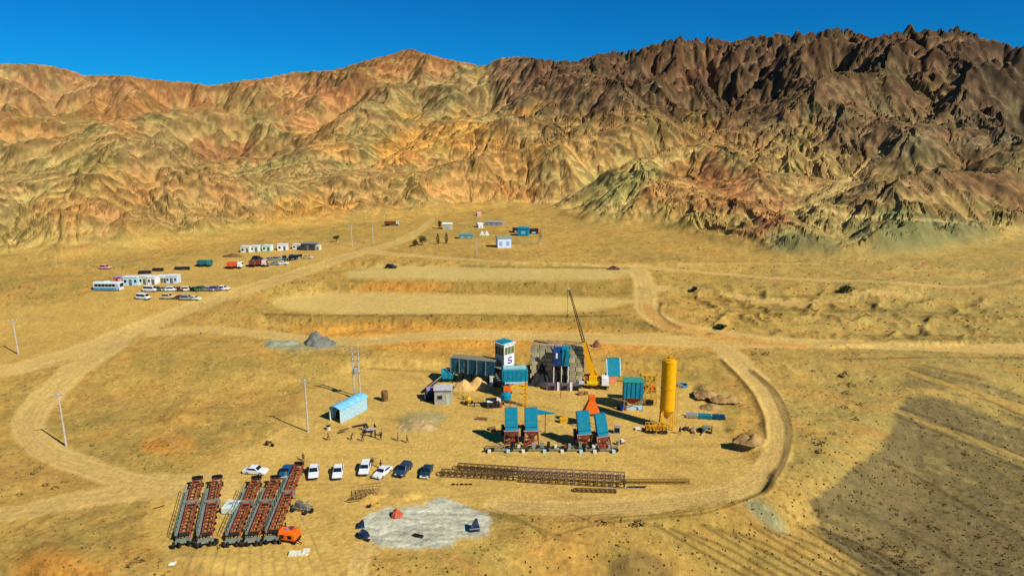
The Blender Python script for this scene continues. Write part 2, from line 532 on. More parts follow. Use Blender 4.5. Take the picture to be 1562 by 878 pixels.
# low outliers along the foot
FOOT_RIDGES = [
    (0.42, [(1150, 386, 232), (1195, 364, 246), (1245, 362, 248), (1285, 384, 234)]),
    (0.42, [(1312, 386, 232), (1350, 350, 250), (1385, 339, 256), (1420, 354, 250), (1452, 374, 240)]),
    (0.42, [(1425, 366, 252), (1450, 349, 268), (1484, 342, 272), (1522, 356, 262)]),
    (0.45, [(-60, 336, 285), (10, 360, 262), (60, 386, 238)]), (0.45, [(110, 318, 310), (155, 348, 276), (190, 374, 250)]),
    (0.45, [(260, 306, 325), (300, 338, 285), (345, 362, 258)]), (0.45, [(370, 316, 315), (415, 336, 290), (452, 347, 276)]),
    (0.5, [(1030, 312, 320), (1085, 336, 285), (1140, 362, 256)]), (0.5, [(1500, 318, 310), (1562, 338, 280), (1640, 345, 275)]),
    (0.45, [(540, 318, 320), (590, 326, 305)]), (0.45, [(700, 290, 360), (750, 306, 330)])]
WXn = 7 * fbm(X2 / 30, Y2 / 30, 3, 333); WYn = 7 * fbm(X2 / 30, Y2 / 30, 3, 334)
for slope, pts in FOOT_RIDGES:
    P = rid([(a, b - 3, c * .985 * math.sqrt(1 + ((a - 781) / 1024) ** 2)) for a, b, c in pts], False)
    for a, b in zip(P[:-1], P[1:]):
        dx, dy = b[0] - a[0], b[1] - a[1]
        t = np.clip(((X2 + WXn - a[0]) * dx + (Y2 + WYn - a[1]) * dy) / (dx * dx + dy * dy), 0, 1)
        d = np.hypot(X2 + WXn - a[0] - t * dx, Y2 + WYn - a[1] - t * dy)
        cand = (a[2] + (b[2] - a[2]) * t - 7.0 - slope * (np.sqrt(d * d + 9) - 3)) * sstep(0, 16, s2)
        hh = np.clip(0.5 + 0.5 * (cand - Tm) / 2.0, 0, 1)
        Tm = Tm * (1 - hh) + cand * hh
Tm = np.maximum(Tm, 0)
for _ in range(1):
    zp = np.pad(Tm, 1, mode='edge')
    Tm = (zp[:-2, 1:-1] + zp[2:, 1:-1] + zp[1:-1, :-2] + zp[1:-1, 2:] + 2 * Tm) / 6
print('erosion', round(time.time() - T0, 1))


def grid_sample(a, x, y):
    gx = np.clip((x - GX0) / (GX1 - GX0) * (nx2 - 1), 1, nx2 - 3.001)
    gy = np.clip((y - GY0) / (GY1 - GY0) * (ny2 - 1), 1, ny2 - 3.001)
    xi = gx.astype(int); yi = gy.astype(int)
    fx = gx - xi; fy = gy - yi

    def w4(t):
        return ((1 - t) ** 3 / 6, (3 * t ** 3 - 6 * t * t + 4) / 6, (-3 * t ** 3 + 3 * t * t + 3 * t + 1) / 6, t ** 3 / 6)
    WX, WY = w4(fx), w4(fy)
    out = 0
    for j in range(4):
        row = 0
        for i in range(4):
            row = row + WX[i] * a[yi + j - 1, xi + i - 1]
        out = out + WY[j] * row
    return out


# ------------------------------------------------------------------ the land sheet (a fan of rows and columns)
NA = 1120
AZ = np.radians(np.linspace(-47.5, 47.5, NA))
vrows = np.linspace(1085, 372, 520)
near = []
for v in vrows:
    _, y, z = raydir(781, v)
    near.append((5.0 - CH) / z * y)
near = np.array(near)
near = near[0] + (near - near[0])
far = [near[-1]]
while far[-1] < 1440:
    far.append(far[-1] * 1.00335)
RR = np.concatenate([near, np.array(far[1:])])
NR = len(RR)
AA, RG = np.meshgrid(AZ, RR)
X = RG * np.sin(AA); Y = RG * np.cos(AA)
Z = np.zeros_like(X)
for it in range(26):
    u, v = project(X, Y, Z)
    Z = Z + 0.6 * (sample(E, u, np.maximum(v, 345.0)) - Z)
for _ in range(2):
    Zp = np.pad(Z, ((1, 1), (2, 2)), mode='edge')
    Z = (Zp[1:-1, :-4] + 2 * Zp[1:-1, 1:-3] + 3 * Zp[1:-1, 2:-2] + 2 * Zp[1:-1, 3:-1] + Zp[1:-1, 4:]) / 9
u, v = project(X, Y, Z)
SM = sample(smooth, u, v) * (v > 330)
foot = foot_dist(AA)
S = RG - foot
rough = (1 - SM) * sstep(60, 100, RG)
Z += rough * (fbm(X / 9, Y / 9, 4, 41) * 0.30 + fbm(X / 2.2, Y / 2.2, 2, 43) * 0.07)
Z += fbm(X / 40, Y / 40, 2, 44) * 0.25
kn = sample(M['knobs'], u, v) * (1 - SM)
Z += kn * (ridged(X / 9, Y / 12, 3, 47) - 0.8) * 0.9
BM = grid_sample(Tm, X, Y)
# rockiness: strong on the right range
ROCK = (0.25 + 0.75 * sstep(520, 680, RG)) * sstep(400, 520, RG + 40 * fbm(X / 80, Y / 80, 2, 9)) * sstep(-0.08, 0.12, AA + fbm(X / 120, Y / 120, 2, 8) * 0.1)
HILL = sstep(-4, 8, S) * np.clip(BM / 6.0, 0, 1)


def gullies(px, py, gx, gy, lam, seed):
    """branching gullies that run down the local slope; returns -1..1 with sharp crests"""
    px = (px / lam).astype(np.float32); py = (py / lam).astype(np.float32)
    m = np.hypot(gx, gy) + 1e-5
    fr = 1.15 * np.clip(m / 0.12, 0, 1)
    dx_ = (gy / m * fr).astype(np.float32); dy_ = (-gx / m * fr).astype(np.float32)
    xi = np.floor(px); yi = np.floor(py)
    fx = px - xi; fy = py - yi
    xi = xi.astype(np.int32) + seed * 31; yi = yi.astype(np.int32) + seed * 57
    C = np.zeros_like(px); S_ = np.zeros_like(px); W_ = np.zeros_like(px)
    for i in (-1, 0, 1, 2):
        pcol = _perm[(xi + i) & 4095]
        for j in (-1, 0, 1, 2):
            h = _perm[(pcol + yi + j) & 4095]
            ox = fx - i - GCX[h] * .3; oy = fy - j - GCY[h] * .3
            w = np.exp(-(ox * ox + oy * oy) * 2.0)
            ph = (ox * dx_ + oy * dy_) * np.float32(2 * math.pi)
            C += w * np.cos(ph); S_ += w * np.sin(ph); W_ += w
    C /= W_; S_ /= W_
    mag = np.sqrt(C * C + S_ * S_)
    # sharp crest where the phase is zero
    sn = np.sqrt(np.clip((1 - C / (mag + 1e-6)) * .5, 0, 1))
    return (1 - 2 * sn) * np.clip(mag * 1.5, 0, 1)


hs = slice(int(np.searchsorted(RR, 185)), None)
Xh, Yh, Bh = X[hs], Y[hs], BM[hs].copy()
SAh, CAh = np.sin(AA[hs]), np.cos(AA[hs])
dAh = RG[hs] * (AZ[1] - AZ[0]); dRh = np.gradient(RR)[hs][:, None]
jx = Xh + 9 * fbm(Xh / 45, Yh / 45, 3, 62); jy = Yh + 9 * fbm(Xh / 45, Yh / 45, 3, 63)
deth = np.zeros_like(Bh)
uw_, vw_ = project(Xh, Yh, Z[hs] + Bh)
washh = sample(M['wash'], uw_, vw_)
mnd_ = sstep(30, 60, (RG - foot)[hs])            # the low outliers stay rounder
rockh = ROCK[hs] * (1 - washh); hillh = HILL[hs] * (1 - .8 * washh) * (2.3 - 1.3 * mnd_)
for lam, amp, sd in ((62, 0.062, 1), (31, 0.052, 2), (15, 0.044, 3), (7.5, 0.036, 4)):
    cur = Bh + hillh * deth
    ga = np.gradient(cur, axis=1) / dAh; gr_ = np.gradient(cur, axis=0) / dRh
    gx = ga * CAh + gr_ * SAh; gy = -ga * SAh + gr_ * CAh
    sl = np.clip(np.hypot(gx, gy) / 0.42, 0, 1.0)
    g_ = gullies(jx, jy, gx, gy, lam, sd)
    deth += lam * amp * ((0.5 if lam > 25 else 0.75) + (1.0 if lam > 40 else 1.75) * rockh) * sl * g_
deth += (ridged(Xh / 22, Yh / 17, 4, 61, 0.6) - 0.9) * (0.3 + 0.6 * rockh) + fbm(Xh / 6, Yh / 6, 3, 71) * (0.2 + 0.5 * rockh)


def crags(px, py, lam, seed):
    """clusters of tilted pyramids: flat facets that meet in sharp creases"""
    px = (px / lam).astype(np.float32); py = (py / lam).astype(np.float32)
    xi = np.floor(px); yi = np.floor(py)
    fx = px - xi; fy = py - yi
    xi = xi.astype(np.int32) + seed * 19; yi = yi.astype(np.int32) + seed * 43
    best = np.full(px.shape, 9.0, np.float32)
    for i in (-1, 0, 1):
        pcol = _perm[(xi + i) & 4095]
        for j in (-1, 0, 1):
            h = _perm[(pcol + yi + j) & 4095]
            cx_, cy_ = GCX[h] / 1.5, GCY[h] / 1.5
            ox = fx - i - .5 - cx_ * .42; oy = fy - j - .5 - cy_ * .42
            h2 = _perm[(h + 7) & 4095]
            c2_, s2_ = GCX[h2] / 1.5, GCY[h2] / 1.5
            a_ = ox * c2_ + oy * s2_; b_ = -ox * s2_ + oy * c2_
            best = np.minimum(best, np.abs(a_) * .95 + np.abs(b_) * .6 + cy_ * .12)
    return 0.42 - best


cw = crags(jx, jy, 27, 1) * 27 * .42 + crags(jx, jy, 13, 2) * 13 * .42 + crags(Xh, Yh, 6.2, 3) * 6.2 * .40
cl = crags(jx, jy, 34, 4) * 34 * .14 + crags(jx, jy, 15, 5) * 15 * .20 + crags(Xh, Yh, 7, 6) * 7 * .22
slh = np.clip(np.hypot(np.gradient(Bh, axis=1) / dAh, np.gradient(Bh, axis=0) / dRh) / 0.35, 0.25, 1)
deth += (cw * rockh + cl * (1 - rockh)) * slh * (1 - .8 * washh)
fine = ridged(Xh / 6.5, Yh / 5.5, 3, 64, 0.6) - 0.85
deth += fine * (0.2 + 0.5 * rockh)
deth = np.where(deth > 0, deth * (1 - 0.25 * rockh), deth)
far_ = sstep(520, 650, RG[hs])
sm_ = (np.roll(deth, 1, 1) + 2 * deth + np.roll(deth, -1, 1)) / 4
deth = deth * (1 - far_) + sm_ * far_
det = np.zeros_like(BM); det[hs] = deth
ZM = BM + HILL * det
# scale far heights until the skyline follows its outline in image pixels
sky_u = np.array([-500, -200, 0, 60, 95, 130, 190, 240, 300, 320, 345, 360, 400, 450, 510, 560, 600, 625, 650, 680, 740, 760, 800, 830, 880, 915, 960, 1000, 1030, 1060,
                  1085, 1120, 1140, 1200, 1240, 1280, 1305, 1330, 1380, 1420, 1470, 1500, 1562, 1800, 2100], float)
sky_v = np.array([110, 90, 97, 98, 104, 115, 115, 122, 127, 131, 127, 124, 120, 110, 107, 92, 82, 74, 82, 90, 101, 89, 86, 91, 93, 80, 78, 67, 57, 62,
                  58, 64, 56, 52, 50, 41, 50, 54, 42, 46, 42, 58, 72, 60, 70], float)
sa, st = [], []
for a, b in zip(sky_u, sky_v):
    x, y, z = raydir(a, b)
    sa.append(math.atan2(x, y)); st.append(z / math.hypot(x, y))
target = np.interp(AZ, sa, st)
wfar = sstep(560, 820, RG)
for it in range(3):
    el = (Z + ZM - CH) / RG
    k = el.argmax(0)
    cols = np.arange(NA)
    now = el[k, cols]
    zt = target * RR[k] + CH - Z[k, cols]
    ratio = np.clip(zt / np.maximum(ZM[k, cols], 10), 0.5, 2.0)
    ker = np.hanning(31 if it < 2 else 17); ker /= ker.sum()
    ratio = np.convolve(np.pad(ratio, len(ker) // 2, mode='edge'), ker, 'valid')
    ZM = ZM * (1 + (ratio[None] - 1) * wfar)
Z = Z + ZM
print('land', NR, NA, NR * NA, round(time.time() - T0, 1))
# ---- colour of the bare land, vertex by vertex (reflectance, plus shade deepened on steep rock)
u, v = project(X, Y, Z)
gy_, gx_ = np.gradient(Z)
dA = np.maximum(RG * (AZ[1] - AZ[0]), 1e-3)
dR = np.gradient(RR)[:, None]
sx = gx_ / dA; sr = gy_ / dR
SLOPE = np.hypot(sx, sr)
NRM = np.stack([-(sx * np.cos(AA) + sr * np.sin(AA)), -(-sx * np.sin(AA) + sr * np.cos(AA)), np.ones_like(Z)], -1)
NRM /= np.linalg.norm(NRM, axis=-1, keepdims=True)


def blur(a, n):
    for ax in (0, 1):
        p = [(0, 0), (0, 0)]; p[ax] = (n + 1, n)
        c = np.cumsum(np.pad(a, p, mode='edge'), axis=ax)
        a = (np.take(c, np.arange(2 * n + 1, c.shape[ax]), ax) - np.take(c, np.arange(0, c.shape[ax] - 2 * n - 1), ax)) / (2 * n + 1)
    return a


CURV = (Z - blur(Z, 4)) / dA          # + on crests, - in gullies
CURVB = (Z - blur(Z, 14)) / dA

SC = 0.80                              # photographed tone -> reflectance
C_ = lambda r, g, b: (lin((r, g, b)) * SC)
# mountains: patches of differently coloured rock
ZONES = [(0, 110, 178, 140, 92, 70), (100, 130, 172, 128, 84, 60), (200, 130, 176, 118, 74, 60), (320, 150, 186, 124, 72, 60), (60, 190, 188, 140, 72, 50),
         (110, 190, 150, 140, 80, 34), (180, 165, 186, 122, 62, 50), (280, 185, 158, 142, 84, 40), (380, 180, 160, 148, 84, 50), (450, 130, 190, 128, 78, 60),
         (540, 110, 170, 118, 66, 50), (630, 95, 176, 114, 66, 50), (600, 150, 146, 130, 78, 50), (700, 150, 150, 136, 84, 50), (560, 195, 138, 132, 74, 34),
         (620, 205, 214, 152, 62, 36), (690, 205, 216, 154, 58, 36), (500, 215, 206, 148, 72, 30), (760, 210, 196, 140, 66, 36), (720, 250, 190, 142, 72, 44),
         (120, 230, 164, 136, 74, 50), (220, 235, 160, 134, 80, 50), (40, 260, 162, 140, 80, 50), (150, 300, 178, 136, 68, 50), (280, 300, 182, 144, 80, 50),
         (60, 360, 172, 156, 84, 40), (20, 390, 160, 150, 76, 30), (300, 385, 170, 154, 84, 40), (180, 370, 172, 152, 84, 34), (350, 232, 150, 92, 58, 26),
         (450, 260, 160, 140, 80, 40), (470, 315, 208, 148, 58, 34), (500, 290, 150, 128, 70, 34), (560, 300, 176, 140, 76, 40), (420, 210, 140, 112, 62, 34),
         (800, 110, 128, 98, 72, 50), (860, 140, 122, 96, 68, 50), (930, 100, 120, 92, 66, 50), (1000, 150, 122, 98, 68, 50), (1040, 80, 132, 100, 66, 40),
         (1150, 90, 120, 96, 70, 60), (1250, 110, 116, 94, 66, 60), (1380, 90, 124, 98, 68, 60), (1500, 110, 108, 92, 70, 60), (1540, 170, 112, 98, 72, 60),
         (820, 190, 158, 124, 70, 36), (880, 215, 176, 140, 76, 36), (940, 190, 150, 116, 70, 36), (1000, 210, 164, 136, 76, 36), (1080, 200, 158, 118, 66, 36),
         (1150, 180, 120, 98, 68, 40), (1200, 220, 156, 128, 74, 40), (1300, 180, 118, 96, 68, 50), (1400, 190, 122, 102, 70, 50),
         (860, 290, 170, 146, 82, 40), (950, 270, 168, 150, 84, 40), (980, 320, 172, 150, 84, 34), (1040, 290, 166, 124, 68, 34), (1100, 300, 152, 104, 60, 34),
         (1160, 320, 146, 104, 62, 34), (1100, 350, 168, 134, 74, 30), (1230, 290, 160, 136, 78, 34), (1270, 340, 152, 136, 78, 30), (1270, 260, 154, 130, 78, 30),
         (1230, 380, 128, 126, 76, 26), (1370, 370, 116, 120, 74, 30), (1440, 372, 112, 120, 76, 26), (1340, 290, 132, 112, 68, 34), (1420, 260, 124, 102, 66, 34),
         (1500, 270, 118, 92, 60, 34), (1480, 320, 150, 126, 74, 34), (1550, 310, 130, 100, 62, 34), (1550, 240, 132, 110, 68, 34), (1540, 360, 168, 146, 80, 30)]
un = u + fbm(X / 60, Y / 60, 6, 101, 0.62) * 44
vn = v + fbm(X / 60, Y / 60, 6, 111, 0.62) * 22
colM = np.zeros(Z.shape + (3,)); wsum = np.zeros(Z.shape)
hi = slice(int(np.searchsorted(RR, 170)), None)
for (zu, zv, r_, g_, b_, rad) in ZONES:
    w = np.exp(-(((un[hi] - zu) / rad) ** 2 + ((vn[hi] - zv) * 1.5 / rad) ** 2) * 1.6) + 1e-9
    colM[hi] += w[..., None] * C_(r_, g_, b_)
    wsum[hi] += w
wsum[wsum == 0] = 1
colM /= wsum[..., None]
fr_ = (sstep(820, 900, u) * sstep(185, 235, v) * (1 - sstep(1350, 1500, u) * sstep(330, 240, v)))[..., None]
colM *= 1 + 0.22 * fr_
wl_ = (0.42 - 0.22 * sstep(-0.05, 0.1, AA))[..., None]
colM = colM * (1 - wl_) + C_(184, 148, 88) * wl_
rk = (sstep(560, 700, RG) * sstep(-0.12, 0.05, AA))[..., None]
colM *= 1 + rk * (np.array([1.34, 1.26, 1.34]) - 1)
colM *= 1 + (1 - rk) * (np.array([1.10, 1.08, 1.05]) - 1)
n1 = fbm(X / 26, Y / 26, 5, 121)
n2 = fbm(X / 5, Y / 5, 4, 131)
n3 = fbm(X / 60, Y / 60, 3, 141)
# crests weather dark, gullies and fans hold pale sand, bands of rock follow the height
band = fbm(X / 90 + Z / 7.0, Z / 9.0 + Y / 160.0, 4, 151)
n4 = sstep(0.25, 0.6, fbm(X / 9, Y / 9, 5, 145, 0.65)) * sstep(-0.2, 0.5, fbm(X / 50, Y / 50, 3, 146))
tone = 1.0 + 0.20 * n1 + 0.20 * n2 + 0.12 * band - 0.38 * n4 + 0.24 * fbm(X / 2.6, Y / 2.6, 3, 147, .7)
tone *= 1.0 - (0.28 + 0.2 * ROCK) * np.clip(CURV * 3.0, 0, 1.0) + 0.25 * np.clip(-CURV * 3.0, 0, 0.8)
tone *= 1.0 - (0.25 + 0.25 * ROCK) * sstep(0.45, 1.0, SLOPE)  # steep rock is darker; the ROCK share deepens its shadows in the colour
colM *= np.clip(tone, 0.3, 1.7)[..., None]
pink = sstep(0.15, 0.6, fbm(X / 30, Y / 30, 6, 161, .62))[..., None]
green = sstep(0.15, 0.6, fbm(X / 34, Y / 34, 6, 171, .62))[..., None]
colM = colM * (1 + pink * (np.array([1.04, 0.93, 0.95]) - 1)) * (1 + green * (np.array([0.88, 1.02, 1.0]) - 1))
wash = (sstep(0.22, 0.08, SLOPE) * sstep(4, 40, S))[..., None]
colM = colM * (1 - 0.5 * wash) + C_(196, 164, 90) * 0.5 * wash

ws = (sample(M['wash'], u, v) * (S > 0))[..., None] * .95
colM = colM * (1 - ws) + C_(206, 176, 108) * ws
# worked ground
base = np.zeros(Z.shape + (3,)) + C_(198, 160, 78)
g = sstep(-0.3, 0.5, fbm(X / 30, Y / 30, 4, 201))[..., None]
base = base * (1 - g) + C_(182, 152, 74) * g
g = sstep(0.1, 0.7, fbm(X / 13, Y / 13, 4, 211))[..., None]
base = base * (1 - 0.7 * g) + C_(206, 156, 74) * 0.7 * g
g = sstep(0.1, 0.7, fbm(X / 10, Y / 10, 4, 215))[..., None]
base = base * (1 - 0.4 * g) + C_(162, 134, 66) * 0.4 * g
rgt = sstep(1050, 1400, u)[..., None]
base = base * (1 - 0.75 * rgt) + C_(176, 154, 84) * 0.75 * rgt


def lay(name, col, amt=1.0):
    global base
    m = sample(M[name], u, v)[..., None] * amt
    base = base * (1 - m) + C_(*col) * m


lay('face_olive', (156, 130, 62), 0.9)
lay('orange', (228, 162, 64), 0.9)
lay('orange2', (224, 148, 52), 0.75)
lay('camp', (208, 168, 84), 0.85)
lay('yard', (220, 180, 92), 0.92)
lay('dark_gravel', (122, 108, 68), 0.92)
for pts in ([(1330, 690, 7), (1430, 738, 9), (1562, 812, 12)], [(1240, 780, 7), (1330, 810, 10), (1440, 880, 14)], [(1400, 640, 6), (1480, 690, 8), (1600, 750, 10)]):
    dd = line_dist(pts, 2)
    mm = sample(np.clip(1.3 - dd + WOB * 0.6 + WOB2 * .4, 0, 1), u, v)[..., None] * .45
    base = base * (1 - mm) + C_(150, 128, 72) * mm
lay('brown_spoil', (128, 102, 62), 0.7)
lay('green_scree', (160, 162, 118), 0.75)
lay('main', (226, 188, 106), 0.95)
lay('track', (200, 166, 88), 0.8)
lay('pad_low', (222, 188, 104), 0.98)
lay('pad_high', (216, 186, 106), 0.98)
lay('gravel_pad', (204, 200, 168), 1.0)
# orange cut across the tracks at the right, redder foot of the plain
for pts, colr, amt in [([(1230, 529, 6), (1150, 521, 11), (1060, 507, 13), (1005, 490, 12), (985, 465, 10)], (226, 162, 72), 0.7),
                       ([(1375, 562, 3), (1440, 584, 4), (1562, 628, 5)], (214, 158, 68), 0.6)]:
    dd = line_dist(pts, 2)
    mm = sample(np.clip(1.2 - dd + WOB * 0.3, 0, 1), u, v)[..., None] * amt
    base = base * (1 - mm) + C_(*colr) * mm
# wheel ruts, scrapes and rills
ruts = np.zeros(Z.shape)
rng = np.random.RandomState(5)


def rut(pts, w=1.0, amt=0.25):
    global ruts
    w = max(w, 1.5) * 1.5; amt = min(.6, amt * 1.6)
    dd = line_dist([(a, b, w) for a, b in pts], 3)
    ruts = np.maximum(ruts, sample(np.exp(-dd * dd * 1.3), u, v) * amt)


for k in range(9):      # ruts that turn in front of the beams
    o = k * 6
    rut([(700 + o, 770 + o * 0.3), (760 + o, 782 + o * .4), (810 + o, 800 + o * .5), (850 + o, 815 + o * .3)], 1.0, 0.22)
for k in range(7):
    rut([(760, 765 + k * 5), (880, 770 + k * 4), (1010, 762 + k * 4), (1110, 745 + k * 3)], 1.0, 0.2)
for k in range(12):     # rills down the slope at the lower right
    a = 1000 + k * 24
    rut([(a, 800 + (k % 3) * 6), (a + 60, 835), (a + 140, 880), (a + 240, 930)], 2.8, 0.34)
for k in range(12):
    rut([(260 + k * 18, 780 + rng.rand() * 10), (300 + k * 16, 820), (280 + k * 20, 878)], 1.0, 0.14)
for a, b in [((1375, 622), (1600, 712)), ((1372, 628), (1600, 720)), ((1368, 634), (1590, 728))]:
    rut([a, ((a[0] + b[0]) / 2, (a[1] + b[1]) / 2 - 2), b], 1.2, 0.35)
for pts_, w__, a__ in [([(827, 826), (860, 812), (919, 797)], 1.6, .5), ([(865, 783), (885, 788), (902, 797)], 1.8, .5), ([(747, 774), (795, 792), (834, 819)], 1.2, .4),
                       ([(919, 797), (980, 792), (1034, 787), (1080, 781), (1165, 752)], 1.8, .45), ([(400, 479), (520, 481), (700, 480), (860, 482), (960, 480)], 1.8, .36),
                       ([(600, 404), (760, 407), (960, 409)], 1.2, .35), ([(540, 561), (640, 566), (700, 566)], 1.6, .3)]:
    rut(pts_, w__, a__)
for k in range(4):
    o = k * 6
    rut([(20 + o, 640), (50 + o, 690 - o * .5), (130 + o, 720 - o), (250, 745 - o), (420, 745 - o), (620, 740 - o)], 1.0, 0.12)
    rut([(60 + o, 560 + o), (160, 530 + o * .6), (260, 485 + o * .4), (420, 425 + o * .4), (560, 380)], 0.9, 0.12)
for pts_, w__, a__ in [([(1100, 548), (1140, 590), (1162, 630), (1168, 668)], 1.7, .36), ([(1150, 566), (1187, 600), (1207, 650), (1200, 700), (1174, 745)], 2.0, .36),
                       ([(1142, 564), (1176, 598), (1194, 640)], 1.4, .3), ([(1182, 716), (1178, 738), (1168, 750)], 3.5, .34),
                       ([(1008, 462), (1006, 478), (1034, 498), (1085, 509), (1110, 513)], 1.6, .32), ([(985, 492), (1010, 505), (1060, 512)], 2.2, .3),
                       ([(1375, 558), (1420, 572), (1480, 596), (1562, 636)], 1.6, .3), ([(1240, 800), (1300, 830), (1400, 890)], 2.2, .34),
                       ([(1350, 700), (1430, 745), (1562, 820)], 3.0, .22), ([(1290, 770), (1400, 820), (1500, 878)], 3.0, .2), ([(1040, 452), (1200, 463), (1330, 452)], 1.5, .26),
                       ([(1110, 474), (1250, 480), (1400, 482), (1540, 494)], 1.6, .3), ([(1200, 512), (1300, 516), (1450, 516), (1600, 522)], 1.6, .3),
                       ([(1280, 548), (1420, 545), (1600, 546)], 1.4, .3)]:
    rut(pts_, w__, a__)
for l in ROADS:
    P_ = [np.array(p, float) for p in crv(l, 3)]
    for off in (-.42, -.16, .14, .44):
        q_ = []
        for i in range(len(P_)):
            d_ = P_[min(i + 1, len(P_) - 1)] - P_[max(i - 1, 0)]
            n_ = np.array([-d_[1], d_[0]]); n_ = n_[:2] / (np.hypot(*d_[:2]) + 1e-6)
            wv = off + 0.06 * math.sin(i * 1.7 + off * 9)
            q_.append((P_[i][0] + n_[0] * P_[i][2] * wv, P_[i][1] + n_[1] * P_[i][2] * wv * .6))
        rut(q_, max(.7, P_[0][2] * .05), 0.09)
for k in range(34):
    cu, cv = rng.uniform(450, 1120), rng.uniform(600, 770)
    a_ = rng.uniform(-.5, .5); L_ = rng.uniform(60, 190); b_ = rng.uniform(-14, 14)
    for o in (0, 4.5):
        rut([(cu - L_ / 2, cv - a_ * L_ * .2 + o * .5), (cu, cv + b_ + o * .6), (cu + L_ / 2, cv + a_ * L_ * .2 + o * .5)], .8, rng.uniform(.05, .12))
for k in range(22):
    cu, cv = rng.uniform(0, 760), rng.uniform(770, 878)
    a_ = rng.uniform(-.8, .3); L_ = rng.uniform(60, 160)
    for o in (0, 6):
        rut([(cu - L_ / 2, cv - a_ * L_ * .3 + o), (cu, cv + rng.uniform(-6, 6) + o), (cu + L_ / 2, cv + a_ * L_ * .3 + o)], 1.0, rng.uniform(.06, .14))
base *= (1 - ruts)[..., None]
# rills down the cut faces and coarse mottling
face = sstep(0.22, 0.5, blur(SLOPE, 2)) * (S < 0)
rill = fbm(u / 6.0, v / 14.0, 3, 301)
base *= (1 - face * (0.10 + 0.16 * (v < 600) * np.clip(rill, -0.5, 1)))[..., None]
gn = 1 + 0.16 * fbm(X / 3.2, Y / 3.2, 4, 221) * (1 - 0.55 * SM) + 0.17 * fbm(X / 0.9, Y / 0.9, 3, 231) * (1 - 0.45 * SM) + 0.07 * fbm(X / 22, Y / 22, 3, 241)
# scattered scrub and stones as flecks of darker ground
fl = sstep(0.42, 0.62, fbm(X / 1.1, Y / 1.1, 2, 251)) * sstep(-0.1, 0.4, fbm(X / 18, Y / 18, 3, 261)) * (1 - SM)
gn *= 1 - 0.4 * fl
bm = np.zeros(Z.shape)
for d in BERMS:
    bm = np.maximum(bm, sample(np.exp(-d * d * 1.2), u, v))
base *= (gn * (1 - 0.35 * bm))[..., None]
pd = sample(M['gravel_pad'], u, v)
base *= (1 + pd * (0.34 * fbm(X / 3.0, Y / 0.9, 5, 271, .65)))[..., None]
k = (sstep(-12, 30, S) * np.clip(BM / 4.0, 0, 1))[..., None]
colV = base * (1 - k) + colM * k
gm = np.maximum.reduce([poly_in([(1148, 390), (1195, 361), (1245, 359), (1292, 388), (1250, 396), (1190, 396)], 5),
                        poly_in([(1303, 394), (1350, 348), (1385, 336), (1425, 352), (1458, 378), (1420, 392), (1360, 398)], 5),
                        poly_in([(1432, 372), (1450, 349), (1484, 340), (1528, 358), (1500, 380), (1460, 382)], 5)])
gq = sample(gm, un * .35 + u * .65, vn * .3 + v * .7)
gm = (np.clip(gq * 1.1 + .5 * n1 * (gq > .05), 0, 1) * .6 * np.clip(BM / 2.5, 0, 1))[..., None]
colV = colV * (1 - gm) + C_(112, 116, 72) * (1 + .25 * n2 + .2 * n1)[..., None] * gm
colV = np.clip(colV, 0.01, 0.85)

# ---- which piece of the setting each face belongs to
ids = ['ground', 'dirt_road', 'plant_yard', 'terrace', 'gravel_pad', 'dark_gravel_plain', 'hills', 'mountain_range']
LAB = np.zeros(Z.shape, np.int8)
uf, vf = u, v
near_ok = (S < 5)
for nm, i in [('yard', 2), ('main', 1), ('track', 1), ('pad_low', 3), ('pad_high', 3), ('dark_gravel', 5), ('gravel_pad', 4)]:
    LAB[(sample(M[nm], uf, vf) > 0.5) & near_ok] = i
LAB[(S > 8) & (k[..., 0] > 0.5)] = 6
LAB[(RG > 560) & (LAB == 6)] = 7

mland = bpy.data.materials.new("bare_earth")
mland.use_nodes = True
nt = mland.node_tree
bs = nt.nodes["Principled BSDF"]
bs.inputs["Roughness"].default_value = 0.95
bs.inputs["Specular IOR Level"].default_value = 0.1
at = nt.nodes.new("ShaderNodeAttribute"); at.attribute_name = "earth"
geo = nt.nodes.new("ShaderNodeNewGeometry")
nz = nt.nodes.new("ShaderNodeTexNoise"); nz.inputs["Scale"].default_value = 1.6; nz.inputs["Detail"].default_value = 8; nz.inputs["Roughness"].default_value = 0.7
nt.links.new(geo.outputs["Position"], nz.inputs["Vector"])
mr = nt.nodes.new("ShaderNodeMapRange"); mr.inputs[1].default_value = 0.3; mr.inputs[2].default_value = 0.7; mr.inputs[3].default_value = 0.74; mr.inputs[4].default_value = 1.24
nt.links.new(nz.outputs[0], mr.inputs[0])
mx = nt.nodes.new("ShaderNodeVectorMath"); mx.operation = 'SCALE'
nt.links.new(at.outputs["Color"], mx.inputs[0]); nt.links.new(mr.outputs[0], mx.inputs["Scale"])
nt.links.new(mx.outputs[0], bs.inputs["Base Color"])
bp = nt.nodes.new("ShaderNodeBump"); bp.inputs["Strength"].default_value = 0.5; bp.inputs["Distance"].default_value = 0.5
nt.links.new(nz.outputs[0], bp.inputs["Height"]); nt.links.new(bp.outputs[0], bs.inputs["Normal"])

